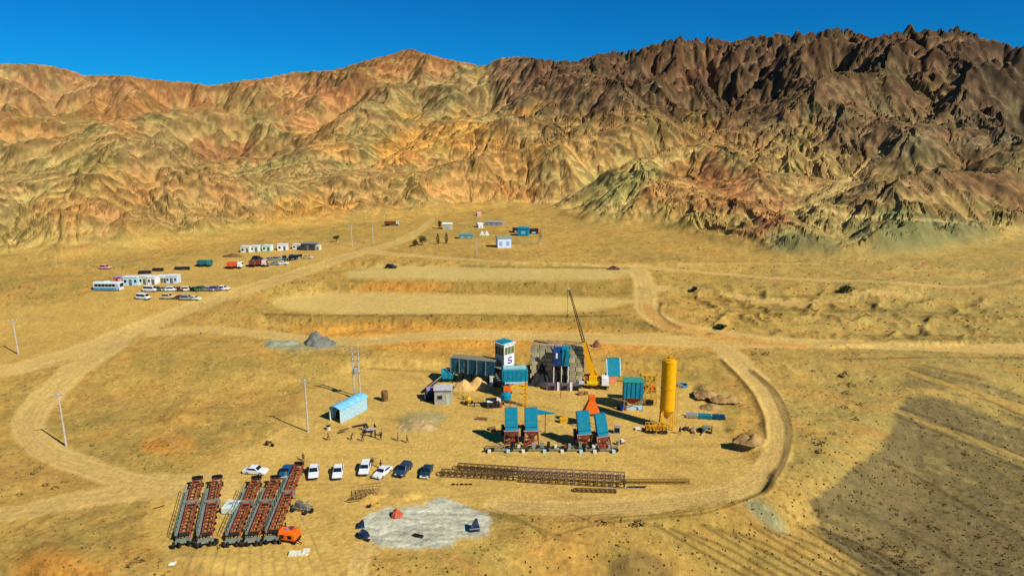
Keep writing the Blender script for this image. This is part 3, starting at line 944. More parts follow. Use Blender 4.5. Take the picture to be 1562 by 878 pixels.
mrock = mland.copy(); mrock.name = "weathered_rock"
rt = mrock.node_tree
rbs = rt.nodes["Principled BSDF"]
rn = rt.nodes.new("ShaderNodeTexNoise"); rn.noise_type = 'RIDGED_MULTIFRACTAL'
rn.inputs["Scale"].default_value = 0.13; rn.inputs["Detail"].default_value = 9; rn.inputs["Roughness"].default_value = 0.62
rgeo = rt.nodes.new("ShaderNodeNewGeometry")
rmap = rt.nodes.new("ShaderNodeMapping"); rmap.inputs["Scale"].default_value = (1.0, 1.0, 0.55); rmap.inputs["Rotation"].default_value = (0.3, 0.2, 0.6)
rt.links.new(rgeo.outputs["Position"], rmap.inputs[0]); rt.links.new(rmap.outputs[0], rn.inputs["Vector"])
rb = rt.nodes.new("ShaderNodeBump"); rb.inputs["Strength"].default_value = 0.75; rb.inputs["Distance"].default_value = 2.6
rt.links.new(rn.outputs[0], rb.inputs["Height"])
old = [n for n in rt.nodes if n.type == 'BUMP' and n is not rb and n.name != rb.name][0]
rt.links.new(old.outputs[0], rb.inputs["Normal"]); rt.links.new(rb.outputs[0], rbs.inputs["Normal"])

P3 = np.stack([X, Y, Z], -1).reshape(-1, 3).astype(np.float32)
N3 = NRM.reshape(-1, 3).astype(np.float32)
C4 = np.concatenate([colV.reshape(-1, 3), np.ones((NR * NA, 1))], 1).astype(np.float32)
q = (np.arange(NR - 1)[:, None] * NA + np.arange(NA - 1)[None])
Q = np.stack([q, q + 1, q + NA + 1, q + NA], -1).reshape(-1, 4)
FL = LAB[:-1, :-1].reshape(-1)
for i, nm in enumerate(ids):
    F = Q[FL == i]
    if len(F) == 0:
        continue
    used, inv = np.unique(F, return_inverse=True)
    inv = inv.reshape(-1).astype(np.int32)
    me = bpy.data.meshes.new(nm)
    me.vertices.add(len(used)); me.vertices.foreach_set("co", P3[used].ravel())
    me.loops.add(len(inv)); me.loops.foreach_set("vertex_index", inv)
    me.polygons.add(len(F)); me.polygons.foreach_set("loop_start", (np.arange(len(F)) * 4).astype(np.int32))
    me.update(calc_edges=True)
    rocky = nm in ('hills', 'mountain_range')
    me.polygons.foreach_set("use_smooth", np.full(len(F), not rocky))
    ca = me.color_attributes.new("earth", 'FLOAT_COLOR', 'POINT')
    ca.data.foreach_set("color", C4[used].ravel())
    if not rocky:
        me.normals_split_custom_set_from_vertices(N3[used])
    me.materials.append(mrock if nm in ('hills', 'mountain_range') else mland)
    ob = bpy.data.objects.new(nm, me)
    ob["kind"] = "structure"
    COL.objects.link(ob)
print('land mesh', round(time.time() - T0, 1))


def ground_z(x, y):
    r = math.hypot(x, y); a = math.atan2(x, y)
    j = (a - AZ[0]) / (AZ[1] - AZ[0])
    i = np.interp(r, RR, np.arange(NR))
    i0 = int(min(i, NR - 2)); j0 = int(min(max(j, 0), NA - 2))
    fi, fj = i - i0, j - j0
    return float(Z[i0, j0] * (1 - fi) * (1 - fj) + Z[i0 + 1, j0] * fi * (1 - fj) + Z[i0, j0 + 1] * (1 - fi) * fj + Z[i0 + 1, j0 + 1] * fi * fj)


def at_px(u_, v_):
    """the spot on the ground seen at a image pixel"""
    x, y, z = raydir(u_, v_)
    t = (1.5 - CH) / z
    for _ in range(14):
        g_ = ground_z(x * t, y * t)
        t = t + 0.7 * ((g_ - CH) / z - t)
    return Vector((x * t, y * t, ground_z(x * t, y * t)))
# ------------------------------------------------------------------ materials
MATS = {}


def mat(name, rgb, rough=0.6, metal=0.0, var=0.15, scale=3.0, dirt=0.25):
    if name in MATS:
        return MATS[name]
    m = bpy.data.materials.new(name)
    m.use_nodes = True
    t = m.node_tree
    b = t.nodes["Principled BSDF"]
    b.inputs["Roughness"].default_value = rough
    b.inputs["Metallic"].default_value = metal
    b.inputs["Specular IOR Level"].default_value = 0.5 if rough < 0.35 else 0.2
    c = lin(rgb) * 0.9
    tc = t.nodes.new("ShaderNodeTexCoord")
    n = t.nodes.new("ShaderNodeTexNoise"); n.inputs["Scale"].default_value = scale; n.inputs["Detail"].default_value = 6
    t.links.new(tc.outputs["Object"], n.inputs["Vector"])
    r = t.nodes.new("ShaderNodeValToRGB")
    r.color_ramp.elements[0].position = 0.35; r.color_ramp.elements[1].position = 0.65
    r.color_ramp.elements[0].color = (*[min(1, x * (1 - var)) for x in c], 1)
    r.color_ramp.elements[1].color = (*[min(1, x * (1 + var)) for x in c], 1)
    t.links.new(n.outputs[0], r.inputs[0])
    n2 = t.nodes.new("ShaderNodeTexNoise"); n2.inputs["Scale"].default_value = scale * 0.6; n2.inputs["Detail"].default_value = 8
    t.links.new(tc.outputs["Object"], n2.inputs["Vector"])
    mr_ = t.nodes.new("ShaderNodeMapRange"); mr_.inputs[1].default_value = 0.5; mr_.inputs[2].default_value = 0.75; mr_.inputs[3].default_value = 0; mr_.inputs[4].default_value = dirt
    t.links.new(n2.outputs[0], mr_.inputs[0])
    mxx = t.nodes.new("ShaderNodeMix"); mxx.data_type = 'RGBA'
    t.links.new(mr_.outputs[0], mxx.inputs[0]); t.links.new(r.outputs[0], mxx.inputs[6])
    mxx.inputs[7].default_value = (0.36, 0.25, 0.12, 1)      # settled dust
    t.links.new(mxx.outputs[2], b.inputs["Base Color"])
    MATS[name] = m
    return m


WHITE = mat('white_paint', (228, 230, 226), 0.4)
CREAM = mat('cream_paint', (226, 224, 196), 0.5)
PALE = mat('pale_blue_paint', (176, 214, 222), 0.5)
CYAN = mat('turquoise_paint', (0, 128, 150), 0.6, 0, 0.12, 2.0, 0.12)
TEAL = mat('dark_teal_paint', (16, 74, 98), 0.5, 0, 0.3, 2.0, 0.2)
NAVY = mat('navy_cloth', (14, 34, 62), 0.8, 0, 0.2)
YEL = mat('yellow_paint', (238, 170, 0), 0.55, 0, 0.08, 1.5, 0.06)
YEL2 = mat('dusty_yellow_paint', (206, 160, 40), 0.6, 0, 0.2, 2.0, 0.4)
ORA = mat('orange_paint', (232, 104, 16), 0.5, 0, 0.12, 2.0, 0.15)
RUST = mat('red_oxide_steel', (150, 66, 40), 0.75, 0, 0.4, 3.0, 0.8)
RUST2 = mat('dark_red_steel', (116, 50, 42), 0.75, 0, 0.35, 3.0, 0.6)
BROWN = mat('rusty_lattice_steel', (92, 70, 42), 0.85, 0, 0.3, 4.0, 0.2)
STEEL = mat('grey_green_steel', (132, 142, 126), 0.6, 0.2, 0.3, 4.0, 0.4)
GALV = mat('light_grey_steel', (168, 172, 166), 0.5, 0.3, 0.15, 4.0, 0.3)
DARK = mat('black_steel', (26, 27, 30), 0.6, 0, 0.2)
TYRE = mat('rubber', (20, 20, 21), 0.9, 0, 0.1)
GLASS = mat('dark_glass', (18, 30, 40), 0.12, 0, 0.05, 3, 0.05)
CONC = mat('concrete', (186, 178, 160), 0.9, 0, 0.15, 3, 0.3)
CONC2 = mat('grey_block_stone', (158, 152, 126), 0.95, 0, 0.25, 1.2, 0.3)
GREYW = mat('grey_plaster', (168, 164, 150), 0.9, 0, 0.15, 2, 0.3)
WOOD = mat('old_timber', (140, 104, 64), 0.9, 0, 0.3)
GPILE = mat('grey_gravel_heap', (112, 112, 100), 0.95, 0, 0.3, 1.0, 0.15)
DSHADE = mat('wall_shade_black', (48, 50, 50), 0.95, 0, 0.3, 1.0, 0.1)  # near-black for the cone that stands in for wall shade
EPILE = mat('spoil_earth', (160, 126, 74), 0.95, 0, 0.35, 1.0, 0.3)
BARK = mat('bark', (92, 74, 50), 0.95)
LEAF = mat('dark_green_leaf', (58, 74, 36), 0.9, 0, 0.35, 6.0, 0.05)
SCRUB = mat('dry_scrub_twigs', (124, 102, 54), 0.95, 0, 0.4, 6.0, 0.2)
BLUE = mat('blue_paint', (16, 48, 130), 0.4)
DBLUE = mat('dark_blue_car_paint', (42, 66, 96), 0.3, 0.2, 0.1, 3, 0.2)
DGREEN = mat('dark_teal_car_paint', (22, 62, 74), 0.3, 0.2, 0.1, 3, 0.2)
SILVER = mat('silver_car_paint', (166, 172, 172), 0.3, 0.3, 0.05, 3, 0.25)
BLACKC = mat('black_car_paint', (24, 26, 30), 0.3, 0.1, 0.1, 3, 0.2)
REDC = mat('red_paint', (190, 40, 24), 0.45)
PINK = mat('faded_pink_cloth', (222, 160, 150), 0.8)
TAN = mat('beige_car_paint', (206, 188, 140), 0.4)
SKIN = mat('skin', (176, 124, 92), 0.7, 0, 0.05, 3, 0)
HAIR = mat('black_hair', (22, 18, 16), 0.9, 0, 0.1, 3, 0)
TROU = mat('dark_trousers', (34, 36, 46), 0.9, 0, 0.1, 3, 0.1)
SH1 = mat('navy_jacket', (30, 34, 62), 0.9, 0, 0.1, 3, 0.05)
SH2 = mat('black_jacket', (26, 22, 26), 0.9, 0, 0.1, 3, 0.05)
SH3 = mat('grey_shirt', (120, 118, 126), 0.9, 0, 0.1, 3, 0.05)
RED_L = mat('tail_lamp_red', (170, 20, 14), 0.3)


# ------------------------------------------------------------------ mesh helpers
class MB:
    def __init__(s):
        s.v = []; s.f = []; s.pc = []

    def add(s, vs, fs):
        o = len(s.v)
        s.pc.append((o, len(vs), len(s.f), len(fs)))
        s.v += [tuple(p) for p in vs]
        s.f += [tuple(i + o for i in f) for f in fs]
        return s

    def box(s, x, y, z, sx, sy, sz, rot=None, taper=1.0):
        """centre x, y and base z; sizes; top face scaled by taper"""
        vs = []
        for k in (0, 1):
            t = taper if k else 1.0
            for a, b in ((-1, -1), (1, -1), (1, 1), (-1, 1)):
                vs.append(Vector((a * sx / 2 * t, b * sy / 2 * t, k * sz)))
        if rot is not None:
            R = Matrix.Rotation(rot[1], 3, rot[0])
            vs = [R @ p for p in vs]
        vs = [(p.x + x, p.y + y, p.z + z) for p in vs]
        return s.add(vs, [(3, 2, 1, 0), (4, 5, 6, 7), (0, 1, 5, 4), (1, 2, 6, 5), (2, 3, 7, 6), (3, 0, 4, 7)])

    def bar(s, p, q, w, h=None):
        h = h or w
        p, q = Vector(p), Vector(q)
        d = (q - p)
        L = d.length
        if L < 1e-6:
            return s
        d /= L
        up = Vector((0, 0, 1)) if abs(d.z) < 0.9 else Vector((0, 1, 0))
        a = d.cross(up).normalized(); b = a.cross(d)
        vs = []
        for c in (p, q):
            for i, j in ((-1, -1), (1, -1), (1, 1), (-1, 1)):
                vs.append(c + a * (i * w / 2) + b * (j * h / 2))
        return s.add(vs, [(3, 2, 1, 0), (4, 5, 6, 7), (0, 1, 5, 4), (1, 2, 6, 5), (2, 3, 7, 6), (3, 0, 4, 7)])

    def tube(s, p, q, r0, r1=None, n=10, cap=True):
        r1 = r0 if r1 is None else r1
        p, q = Vector(p), Vector(q)
        d = (q - p).normalized()
        up = Vector((0, 0, 1)) if abs(d.z) < 0.9 else Vector((0, 1, 0))
        a = d.cross(up).normalized(); b = a.cross(d)
        vs = []
        for c, r in ((p, r0), (q, r1)):
            for i in range(n):
                t = 2 * math.pi * i / n
                vs.append(c + a * (r * math.cos(t)) + b * (r * math.sin(t)))
        fs = [(i, (i + 1) % n, n + (i + 1) % n, n + i) for i in range(n)]
        if cap:
            fs += [tuple(range(n - 1, -1, -1)), tuple(range(n, 2 * n))]
        return s.add(vs, fs)

    def prism(s, prof, x0, x1, inset=None):
        """profile in (y, z) swept along x; inset = {index: lateral shrink}"""
        n = len(prof)
        vs = []
        for k, x in enumerate((x0, x1)):
            for i, (y, z) in enumerate(prof):
                dxx = (inset or {}).get(i, 0)
                vs.append((x + (dxx if k == 0 else -dxx), y, z))
        fs = [(i, (i + 1) % n, n + (i + 1) % n, n + i) for i in range(n)]
        fs += [tuple(range(n - 1, -1, -1)), tuple(range(n, 2 * n))]
        return s.add(vs, fs)

    def build(s, name, m, parent=None, smooth=False, bevel=0.0):
        if name == 'legs':          # every leg and every brace a part of its own
            for (o, nv, fo, nf) in s.pc:
                q = MB()
                vs = s.v[o:o + nv]
                q.add(vs, [tuple(i - o for i in f) for f in s.f[fo:fo + nf]])
                zs = [p[2] for p in vs]
                ext = max(max(p[i] for p in vs) - min(p[i] for p in vs) for i in (0, 1))
                last = q.build('leg' if max(zs) - min(zs) > ext * 1.6 else 'brace', m, parent)
            return last
        me = bpy.data.meshes.new(name)
        me.from_pydata(s.v, [], s.f)
        b = bmesh.new(); b.from_mesh(me)
        bmesh.ops.recalc_face_normals(b, faces=b.faces)
        if bevel:
            bmesh.ops.bevel(b, geom=b.edges[:], offset=bevel, segments=1, affect='EDGES')
        b.to_mesh(me); b.free()
        if smooth:
            me.polygons.foreach_set("use_smooth", [True] * len(me.polygons))
        me.materials.append(m)
        return link(name, me, parent)


def link(name, me, parent=None):
    o = bpy.data.objects.new(name, me)
    COL.objects.link(o)
    if parent is not None:
        o.parent = parent
    return o


def tag(o, label, cat, group=None, kind=None):
    o["label"] = label
    o["category"] = cat
    if group:
        o["group"] = group
    if kind:
        o["kind"] = kind
    return o


def thing(name, label, cat, loc, rz=0.0, group=None):
    o = bpy.data.objects.new(name, None)
    COL.objects.link(o)
    o.empty_display_size = 0.5
    o.location = loc
    o.rotation_euler = (0, 0, rz)
    return tag(o, label, cat, group)


def copy_tree(o, parent=None):
    c = o.copy()
    COL.objects.link(c)
    if parent is not None:
        c.parent = parent
    for ch in list(o.children):
        copy_tree(ch, c)
    return c


def recolour(root, name, m):
    for ch in root.children_recursive:
        if ch.name.split('.')[0] == name:
            ch.material_slots[0].link = 'OBJECT'
            ch.material_slots[0].material = m


def top_z(base, v_top):
    """height above base of the point seen at row v_top on the vertical through base"""
    _, y, z = raydir(781, v_top)
    return CH + z / y * base.y - base.z


def gp(u_, v_, rz=0.0, sink=0.03):
    p = at_px(u_, v_)
    return Vector((p.x, p.y, p.z - sink))


def mpp(p):
    return (p.y * CP + (CH - p.z) * SP) / FPX


R = math.radians


# ------------------------------------------------------------------ vehicles
def make_car(kind, paint):
    """nose towards -Y, base at the ground"""
    root = bpy.data.objects.new({'pickup': 'pickup_truck', 'suv': 'parked_car', 'sedan': 'parked_car', 'van': 'parked_van'}[kind], None)
    COL.objects.link(root)
    if kind == 'pickup':
        W, L = 1.80, 4.9
        low = [(-L / 2, .35), (L / 2, .38), (L / 2, .98), (-L / 2 + 1.35, 1.02), (-L / 2 + 0.1, .88), (-L / 2, .7)]
        cab = [(-1.15, 1.0), (-0.45, 1.72), (1.0, 1.74), (1.25, 1.0)]
    elif kind == 'suv':
        W, L = 1.82, 4.5
        low = [(-L / 2, .32), (L / 2, .35), (L / 2, 1.0), (-L / 2 + 1.2, 1.03), (-L / 2 + 0.1, .9), (-L / 2, .7)]
        cab = [(-1.05, 1.0), (-0.45, 1.7), (1.75, 1.7), (2.15, 1.0)]
    elif kind == 'van':
        W, L = 1.85, 4.8
        low = [(-L / 2, .32), (L / 2, .35), (L / 2, 1.1), (-L / 2 + 0.6, 1.12), (-L / 2, .8)]
        cab = [(-1.85, 1.08), (-1.25, 1.95), (2.3, 1.98), (2.38, 1.08)]
    else:
        W, L = 1.74, 4.35
        low = [(-L / 2, .28), (L / 2, .3), (L / 2, .88), (1.5, .93), (-L / 2 + 1.15, .93), (-L / 2 + 0.1, .78), (-L / 2, .6)]
        cab = [(-1.0, .92), (-0.3, 1.42), (0.95, 1.42), (1.6, .92)]
    b = MB().prism(low, -W / 2, W / 2)
    b.prism(cab, -W / 2 + .03, W / 2 - .03, {1: .14, 2: .14})
    b.build('body', paint, root, bevel=0.05)
    y0, z0 = cab[0]; y1, z1 = cab[1]
    hw = W / 2 - .12
    e = 0.03

    def pane(nm, pts):
        # thin slab pane set proud of the body
        c = sum((Vector(p) for p in pts), Vector()) / 4
        n = (Vector(pts[1]) - Vector(pts[0])).cross(Vector(pts[3]) - Vector(pts[0])).normalized()
        MB().add([Vector(p) for p in pts] + [Vector(p) - n * 0.03 for p in pts],
                 [(0, 1, 2, 3), (7, 6, 5, 4), (0, 4, 5, 1), (1, 5, 6, 2), (2, 6, 7, 3), (3, 7, 4, 0)]).build(nm, GLASS, root)
    pane('windscreen', [(-hw, y0 + .08 - e, z0 + .1), (hw, y0 + .08 - e, z0 + .1), (hw - .1, y1 - .04 - e, z1 - .05), (-hw + .1, y1 - .04 - e, z1 - .05)])
    y3, z3 = cab[3]; y2, z2 = cab[2]
    pane('rear_window', [(hw - .05, y3 - .06 + e, z3 + .16), (-hw + .05, y3 - .06 + e, z3 + .16), (-hw + .15, y2 + .05 + e, z2 - .08), (hw - .15, y2 + .05 + e, z2 - .08)])
    for sd in (-1, 1):
        xo, xi = sd * (W / 2 - .01), sd * (W / 2 - .13)
        pts = [(xo, y0 + .28, z0 + .1), (xo, y3 - .25, z3 + .1), (xi, y2 - .08, z2 - .08), (xi, y1 + .12, z1 - .08)]
        if sd < 0:
            pts = pts[::-1]
        pane('side_window', pts)
        MB().box(sd * (W / 2 - .28), -L / 2 - .01, .62, .34, .08, .16).build('headlight', WHITE, root)
        MB().box(sd * (W / 2 - .2), L / 2 + .01, .66, .2, .06, .22).build('tail_light', RED_L, root)
        for yy in (-L / 2 + .85, L / 2 - .9):
            w = MB().tube((sd * (W / 2 - .2), yy, .33), (sd * (W / 2 + .02), yy, .33), .33, n=12).build('wheel', TYRE, root)
            MB().tube((sd * (W / 2 + .0), yy, .33), (sd * (W / 2 + .035), yy, .33), .19, n=8).build('rim', GALV, w)
    if kind == 'pickup':
        MB().box(0, 1.83, .955, W - .24, 1.05, .06).build('load_bed', DARK, root)
    MB().box(0, -L / 2 - .03, .38, W - .1, .12, .2).build('bumper', DARK if kind != 'sedan' else paint, root)
    return root


CAR = {}
FIG = 0.80       # cars and people are shrunk to fit the land, which is modelled too small


def car(kind, paint, u_, v_, rz, label, group=None, cat='car'):
    if kind not in CAR:
        CAR[kind] = make_car(kind, WHITE); o = CAR[kind]
    else:
        o = copy_tree(CAR[kind])
    o.location = gp(u_, v_)
    o.rotation_euler = (0, 0, R(rz))
    recolour(o, 'body', paint)
    o.scale = (FIG, FIG, FIG)
    tag(o, label, cat, group)
    return o


# nearest row
car('pickup', WHITE, 479, 723, 13, 'white pickup truck nose to camera just right of the tall rusty lattice ramp', 'vehicles parked in a row on the yard', 'pickup truck')
car('pickup', WHITE, 516, 723, 9, 'white pickup truck standing alone between the ramp-side truck and the pair with two people behind', 'vehicles parked in a row on the yard', 'pickup truck')
car('suv', WHITE, 557, 718, 3, 'white off-road car with the person standing behind its right corner', 'vehicles parked in a row on the yard')
car('sedan', WHITE, 584, 723, -24, 'white saloon parked askew between the white off-road car and the blue one', 'vehicles parked in a row on the yard')
car('suv', DBLUE, 616, 720, -16, 'slate blue car parked at an angle beside the askew white saloon', 'vehicles parked in a row on the yard')
car('sedan', DGREEN, 651, 722, -6, 'dark teal saloon at the right end of the parked row nearest the lattice beams', 'vehicles parked in a row on the yard')
car('sedan', WHITE, 390, 721, 82, 'white saloon parked broadside behind the rusty lattice ramps', 'vehicles parked in a row on the yard')
car('sedan', mat('blue_car_paint', (24, 88, 132), 0.3, 0.1, 0.1, 3, 0.15), 437, 722, 0, 'bright blue car half hidden behind the longest rusty lattice ramp', 'vehicles parked in a row on the yard')

# ------------------------------------------------------------------ rusty lattice ramps on wheels
def ramp(p0, p1, w, label, cat='conveyor ramp', rail=True, zt=1.25):
    a, b = gp(*p0), gp(*p1)
    L = (Vector((b.x, b.y)) - Vector((a.x, a.y))).length
    rz = math.atan2(b.y - a.y, b.x - a.x) - math.pi / 2
    t = thing('conveyor_ramp', label, cat, a, rz, 'rusty lattice ramps parked side by side')
    mid = L * 0.55
    for nm, y0, y1, m in (('near_frame', 0.9, mid - .1, RUST), ('far_frame', mid + .2, L - .6, RUST)):
        f = MB()
        n = int((y1 - y0) / 0.8)
        for sx in (-w / 2, w / 2):
            f.bar((sx, y0, zt), (sx, y1, zt), .12, .16)
            f.bar((sx, y0, zt - .6), (sx, y1, zt - .6), .09)
            for k in range(n + 1):
                yk = y0 + (y1 - y0) * k / n
                f.bar((sx, yk, zt - .6), (sx, yk, zt), .06)
                if k < n:
                    f.bar((sx, yk, zt - .6), (sx, yk + (y1 - y0) / n, zt), .05)
        fr = f.build(nm, m, t)
        for k in range(n):
            ya = y0 + (y1 - y0) * (k + .5) / n
            pb = MB().box(random.uniform(-.02, .02), ya, zt - .05 + random.uniform(-.05, .02), w - .2, (y1 - y0) / n * .3, .05)
            pb.build('deck_panel', RUST2 if (k + int(a.x)) % 3 == 0 else RUST, t)
    cr = MB().box(0, mid + .05, zt - .7, w + .5, .3, .85)
    cr.box(-w / 2 - .35, mid + .05, 0, .1, .1, zt).box(w / 2 + .3, mid + .05, 0, .1, .1, zt)
    cr.build('joint_frame', STEEL, t)
    # walkway along the left side
    wk = MB()
    xs = -w / 2 - .42
    wk.box(xs, L * .45, zt - .35, .5, L * .75, .05)
    for k in range(12):
        yk = L * (.09 + .72 * k / 11)
        wk.bar((xs - .25, yk, zt - .35), (xs - .25, yk, zt + .55), .05)
        wk.bar((xs - .25, yk, zt - .3), (xs + .25, yk, zt - .3), .07)
    wk.bar((xs - .25, L * .09, zt + .55), (xs - .25, L * .81, zt + .55), .05)
    wk.bar((xs - .25, L * .09, zt + .12), (xs - .25, L * .81, zt + .12), .04)
    wk.build('walkway', STEEL, t)
    for k in range(7):
        MB().tube((w / 2 + .1, L * (.12 + .09 * k), zt - .25), (w / 2 + .28, L * (.12 + .09 * k), zt - .25), .17, n=10).build('roller', TYRE, t)
    # near end: gearbox, axle and wheels
    MB().box(-.1, .15, .55, w + .7, .7, .28).build('end_box', STEEL, t)
    MB().tube((-w / 2, .55, zt + .05), (w / 2, .55, zt + .05), .24, n=12).build('drum', DARK, t)
    MB().bar((-w / 2 - .6, .0, .42), (w / 2 + .5, .0, .42), .12).build('axle', DARK, t)
    for x in (-w / 2 - .65, -w / 2 - .1, w / 2 - .15, w / 2 + .4):
        MB().tube((x - .12, -.1 + random.uniform(-.2, .2), .4), (x + .12, -.1, .4), .42, n=12).build('wheel', TYRE, t)
    # far end pulley and posts
    MB().tube((-w / 2 - .15, L - .4, zt), (w / 2 + .15, L - .4, zt), .26, n=12).build('pulley', DARK, t)
    lg = MB()
    for x in (-w / 2, w / 2):
        lg.bar((x, L - .8, 0), (x, L - .8, zt + .5), .12)
        lg.bar((x, L - 1.8, 0), (x, L - .8, zt), .08)
    lg.bar((-w / 2, L - .8, zt + .5), (w / 2, L - .8, zt + .5), .12)
    lg.build('support_legs', DARK, t)
    for x in (-w / 2 - .1, w / 2 + .1):
        MB().tube((x - .1, L - .8, .3), (x + .1, L - .8, .3), .32, n=12).build('wheel', TYRE, t)
    return t


ramp((282, 832), (303, 738), 1.15, 'leftmost of the five rusty lattice ramps with black wheels at its near end')
ramp((316, 832), (333, 738), 1.15, 'second rusty lattice ramp from the left, just left of the white tank')
ramp((357, 832), (393, 738), 1.1, 'third rusty lattice ramp, slanting away just right of the white tank')
ramp((387, 831), (422, 737), 1.1, 'fourth rusty lattice ramp, between the slanting one and the longest one')
ramp((416, 828), (458, 716), 1.1, 'longest rusty lattice ramp reaching past the blue car, orange machine at its foot')

# white tank between the ramps
p = gp(349, 783)
t = thing('water_tank', 'pale greenish white tank lying between the second and third rusty ramps', 'tank', p, R(-4))
MB().box(0, .9, .12, 1.9, 2.2, .9).build('tank_body', mat('greenish_white_paint', (206, 222, 208), .5), t, bevel=.06)
MB().box(0, .9, 1.02, .5, .5, .1).build('lid', GALV, t)
for x in (-.7, .7):
    MB().box(x, .9, 0, .14, 2.2, .12).build('skid', DARK, t)

# orange machine
p = gp(442, 824)
t = thing('air_compressor', 'bright orange wheeled machine at the foot of the longest ramp', 'machine', p, R(-12))
MB().prism([(-.8, .55), (.8, .55), (.8, 1.5), (.3, 1.75), (-.4, 1.7), (-.8, 1.3)], -1.15, 1.15).build('body', ORA, t, bevel=.06)
for x in (-.55, .5):
    MB().box(x, -.83, .85, .5, .06, .42).build('grille', DARK, t)
MB().box(.3, .1, 1.73, .6, .5, .2).build('air_filter', RUST2, t)
MB().tube((-.6, .3, 1.6), (-.6, .3, 2.3), .09).build('exhaust_pipe', DARK, t)
MB().box(-.1, -.2, 1.72, .4, .3, .16).build('hatch', mat('grey_violet_paint', (160, 140, 170)), t)
for x in (-1.0, 1.0):
    for y in (-.5, .5):
        MB().tube((x - .1, y, .35), (x + .1, y, .35), .35, n=12).build('wheel', TYRE, t)
MB().bar((1.1, -.3, .5), (2.0, -.6, .3), .1).build('tow_bar', DARK, t)

# pale slabs
p = gp(456, 845)
t = thing('slab_stack', 'low stack of pale slabs on the ground below the orange machine', 'slab stack', p, R(3))
for k, (x, y, z, w_) in enumerate([(-.7, 0, 0, 1.1), (.5, .05, 0, 1.2), (-.65, 0, .2, 1.0), (.45, 0, .2, 1.15), (.9, .1, .4, .8)]):
    MB().box(x, y, z, w_, .7, .19).build('slab', CREAM, t)

# trailer with odd gear right of the longest ramp
p = gp(458, 781)
t = thing('gear_trailer', 'small grey trailer frame with black wheels right of the longest ramp', 'trailer', p, R(-20))
f = MB()
f.box(0, 0, .5, 2.6, .12, .12).box(0, 1.1, .5, 2.6, .12, .12)
for k in range(5):
    f.box(-1.2 + .6 * k, .55, .5, .1, 1.1, .1)
f.bar((-1.2, 0, .6), (-.4, .6, 1.6), .1).bar((.2, .2, .6), (.9, .9, 1.5), .1)
f.build('frame', STEEL, t)
MB().box(-.5, .5, .62, .9, .7, .6).build('engine', mat('brown_grey_paint', (110, 100, 86)), t)
MB().box(.7, .5, .62, .6, .6, .4).build('gearbox', STEEL, t)
for x, y in ((-1.0, -.2), (1.0, -.2), (1.5, .5), (-1.1, 1.2)):
    MB().tube((x - .1, y, .33), (x + .1, y, .33), .34, n=12).build('wheel', TYRE, t)

# ------------------------------------------------------------------ lattice beams laid on the ground
def lattice(p0, p1, label, s=0.9, h=0.8, m=BROWN, lift=0.0):
    a, b = gp(*p0), gp(*p1)
    d = b - a
    L = math.hypot(d.x, d.y)
    t = thing('lattice_beam', label, 'steel beam', a + Vector((0, 0, .05 + lift)), math.atan2(d.y, d.x), 'lattice beams laid out on the yard')
    t.rotation_euler[1] = -math.atan2(d.z, L)
    ch = MB()
    for y in (0, s):
        for z in (0, h):
            ch.bar((0, y, z + .06), (L, y, z + .06), .11)
    ch.build('chords', m, t)
    n = max(3, int(L / (s * 1.1)))
    lc = MB()
    for k in range(n + 1):
        x = L * k / n
        lc.bar((x, 0, .06), (x, 0, h + .06), .07); lc.bar((x, s, .06), (x, s, h + .06), .07)
        lc.bar((x, 0, h + .06), (x, s, h + .06), .07); lc.bar((x, 0, .06), (x, s, .06), .07)
        if k < n:
            x2 = L * (k + 1) / n
            lc.bar((x, 0, .06), (x2, 0, h + .06), .07)
            lc.bar((x, 0, h + .06), (x2, s, h + .06), .07)
            lc.bar((x, s, h + .06), (x2, s, .06), .06)
    lc.build('lacing', m, t)
    return t


lattice((672, 727), (783, 733), 'lattice beam at the left end of the row, the nearer of the left pair')
lattice((697, 718), (789, 724), 'lattice beam at the left end of the row, the farther of the left pair')
lattice((790, 735), (953, 744), 'long lattice beam in the middle of the row, the nearer of the middle pair', 1.0, .8)
lattice((788, 725), (953, 733), 'long lattice beam in the middle of the row, the farther of the middle pair, purple tinged', 1.0, .8, mat('purplish_steel', (120, 92, 84), .8, 0, .3, 4, .3))
lattice((955, 738), (1052, 738), 'narrow lattice beam lying alone at the right end of the row', .55, .45, mat('ochre_steel', (150, 120, 52), .8, 0, .3, 4, .3))
lattice((875, 750), (940, 752), 'small low lattice frame lying in front of the middle beams', .55, .25)
t = thing('steel_plates', 'short row of black steel pieces in front of the left lattice beams', 'steel pieces', gp(689, 739), 0)
for k in range(5):
    MB().box(.25 + .62 * k, 0, 0, .42 if k != 1 else .25, .25, .22).build('piece', DARK, t)
t = thing('steel_plates', 'short thin dark bars lying at the nearer right tip of the lattice beams', 'steel pieces', gp(958, 742), 0)
for k in range(3):
    MB().box(1.0 + .2 * k, -.3 + .18 * k, 0, 2.6, .08, .12).build('piece', DARK, t)

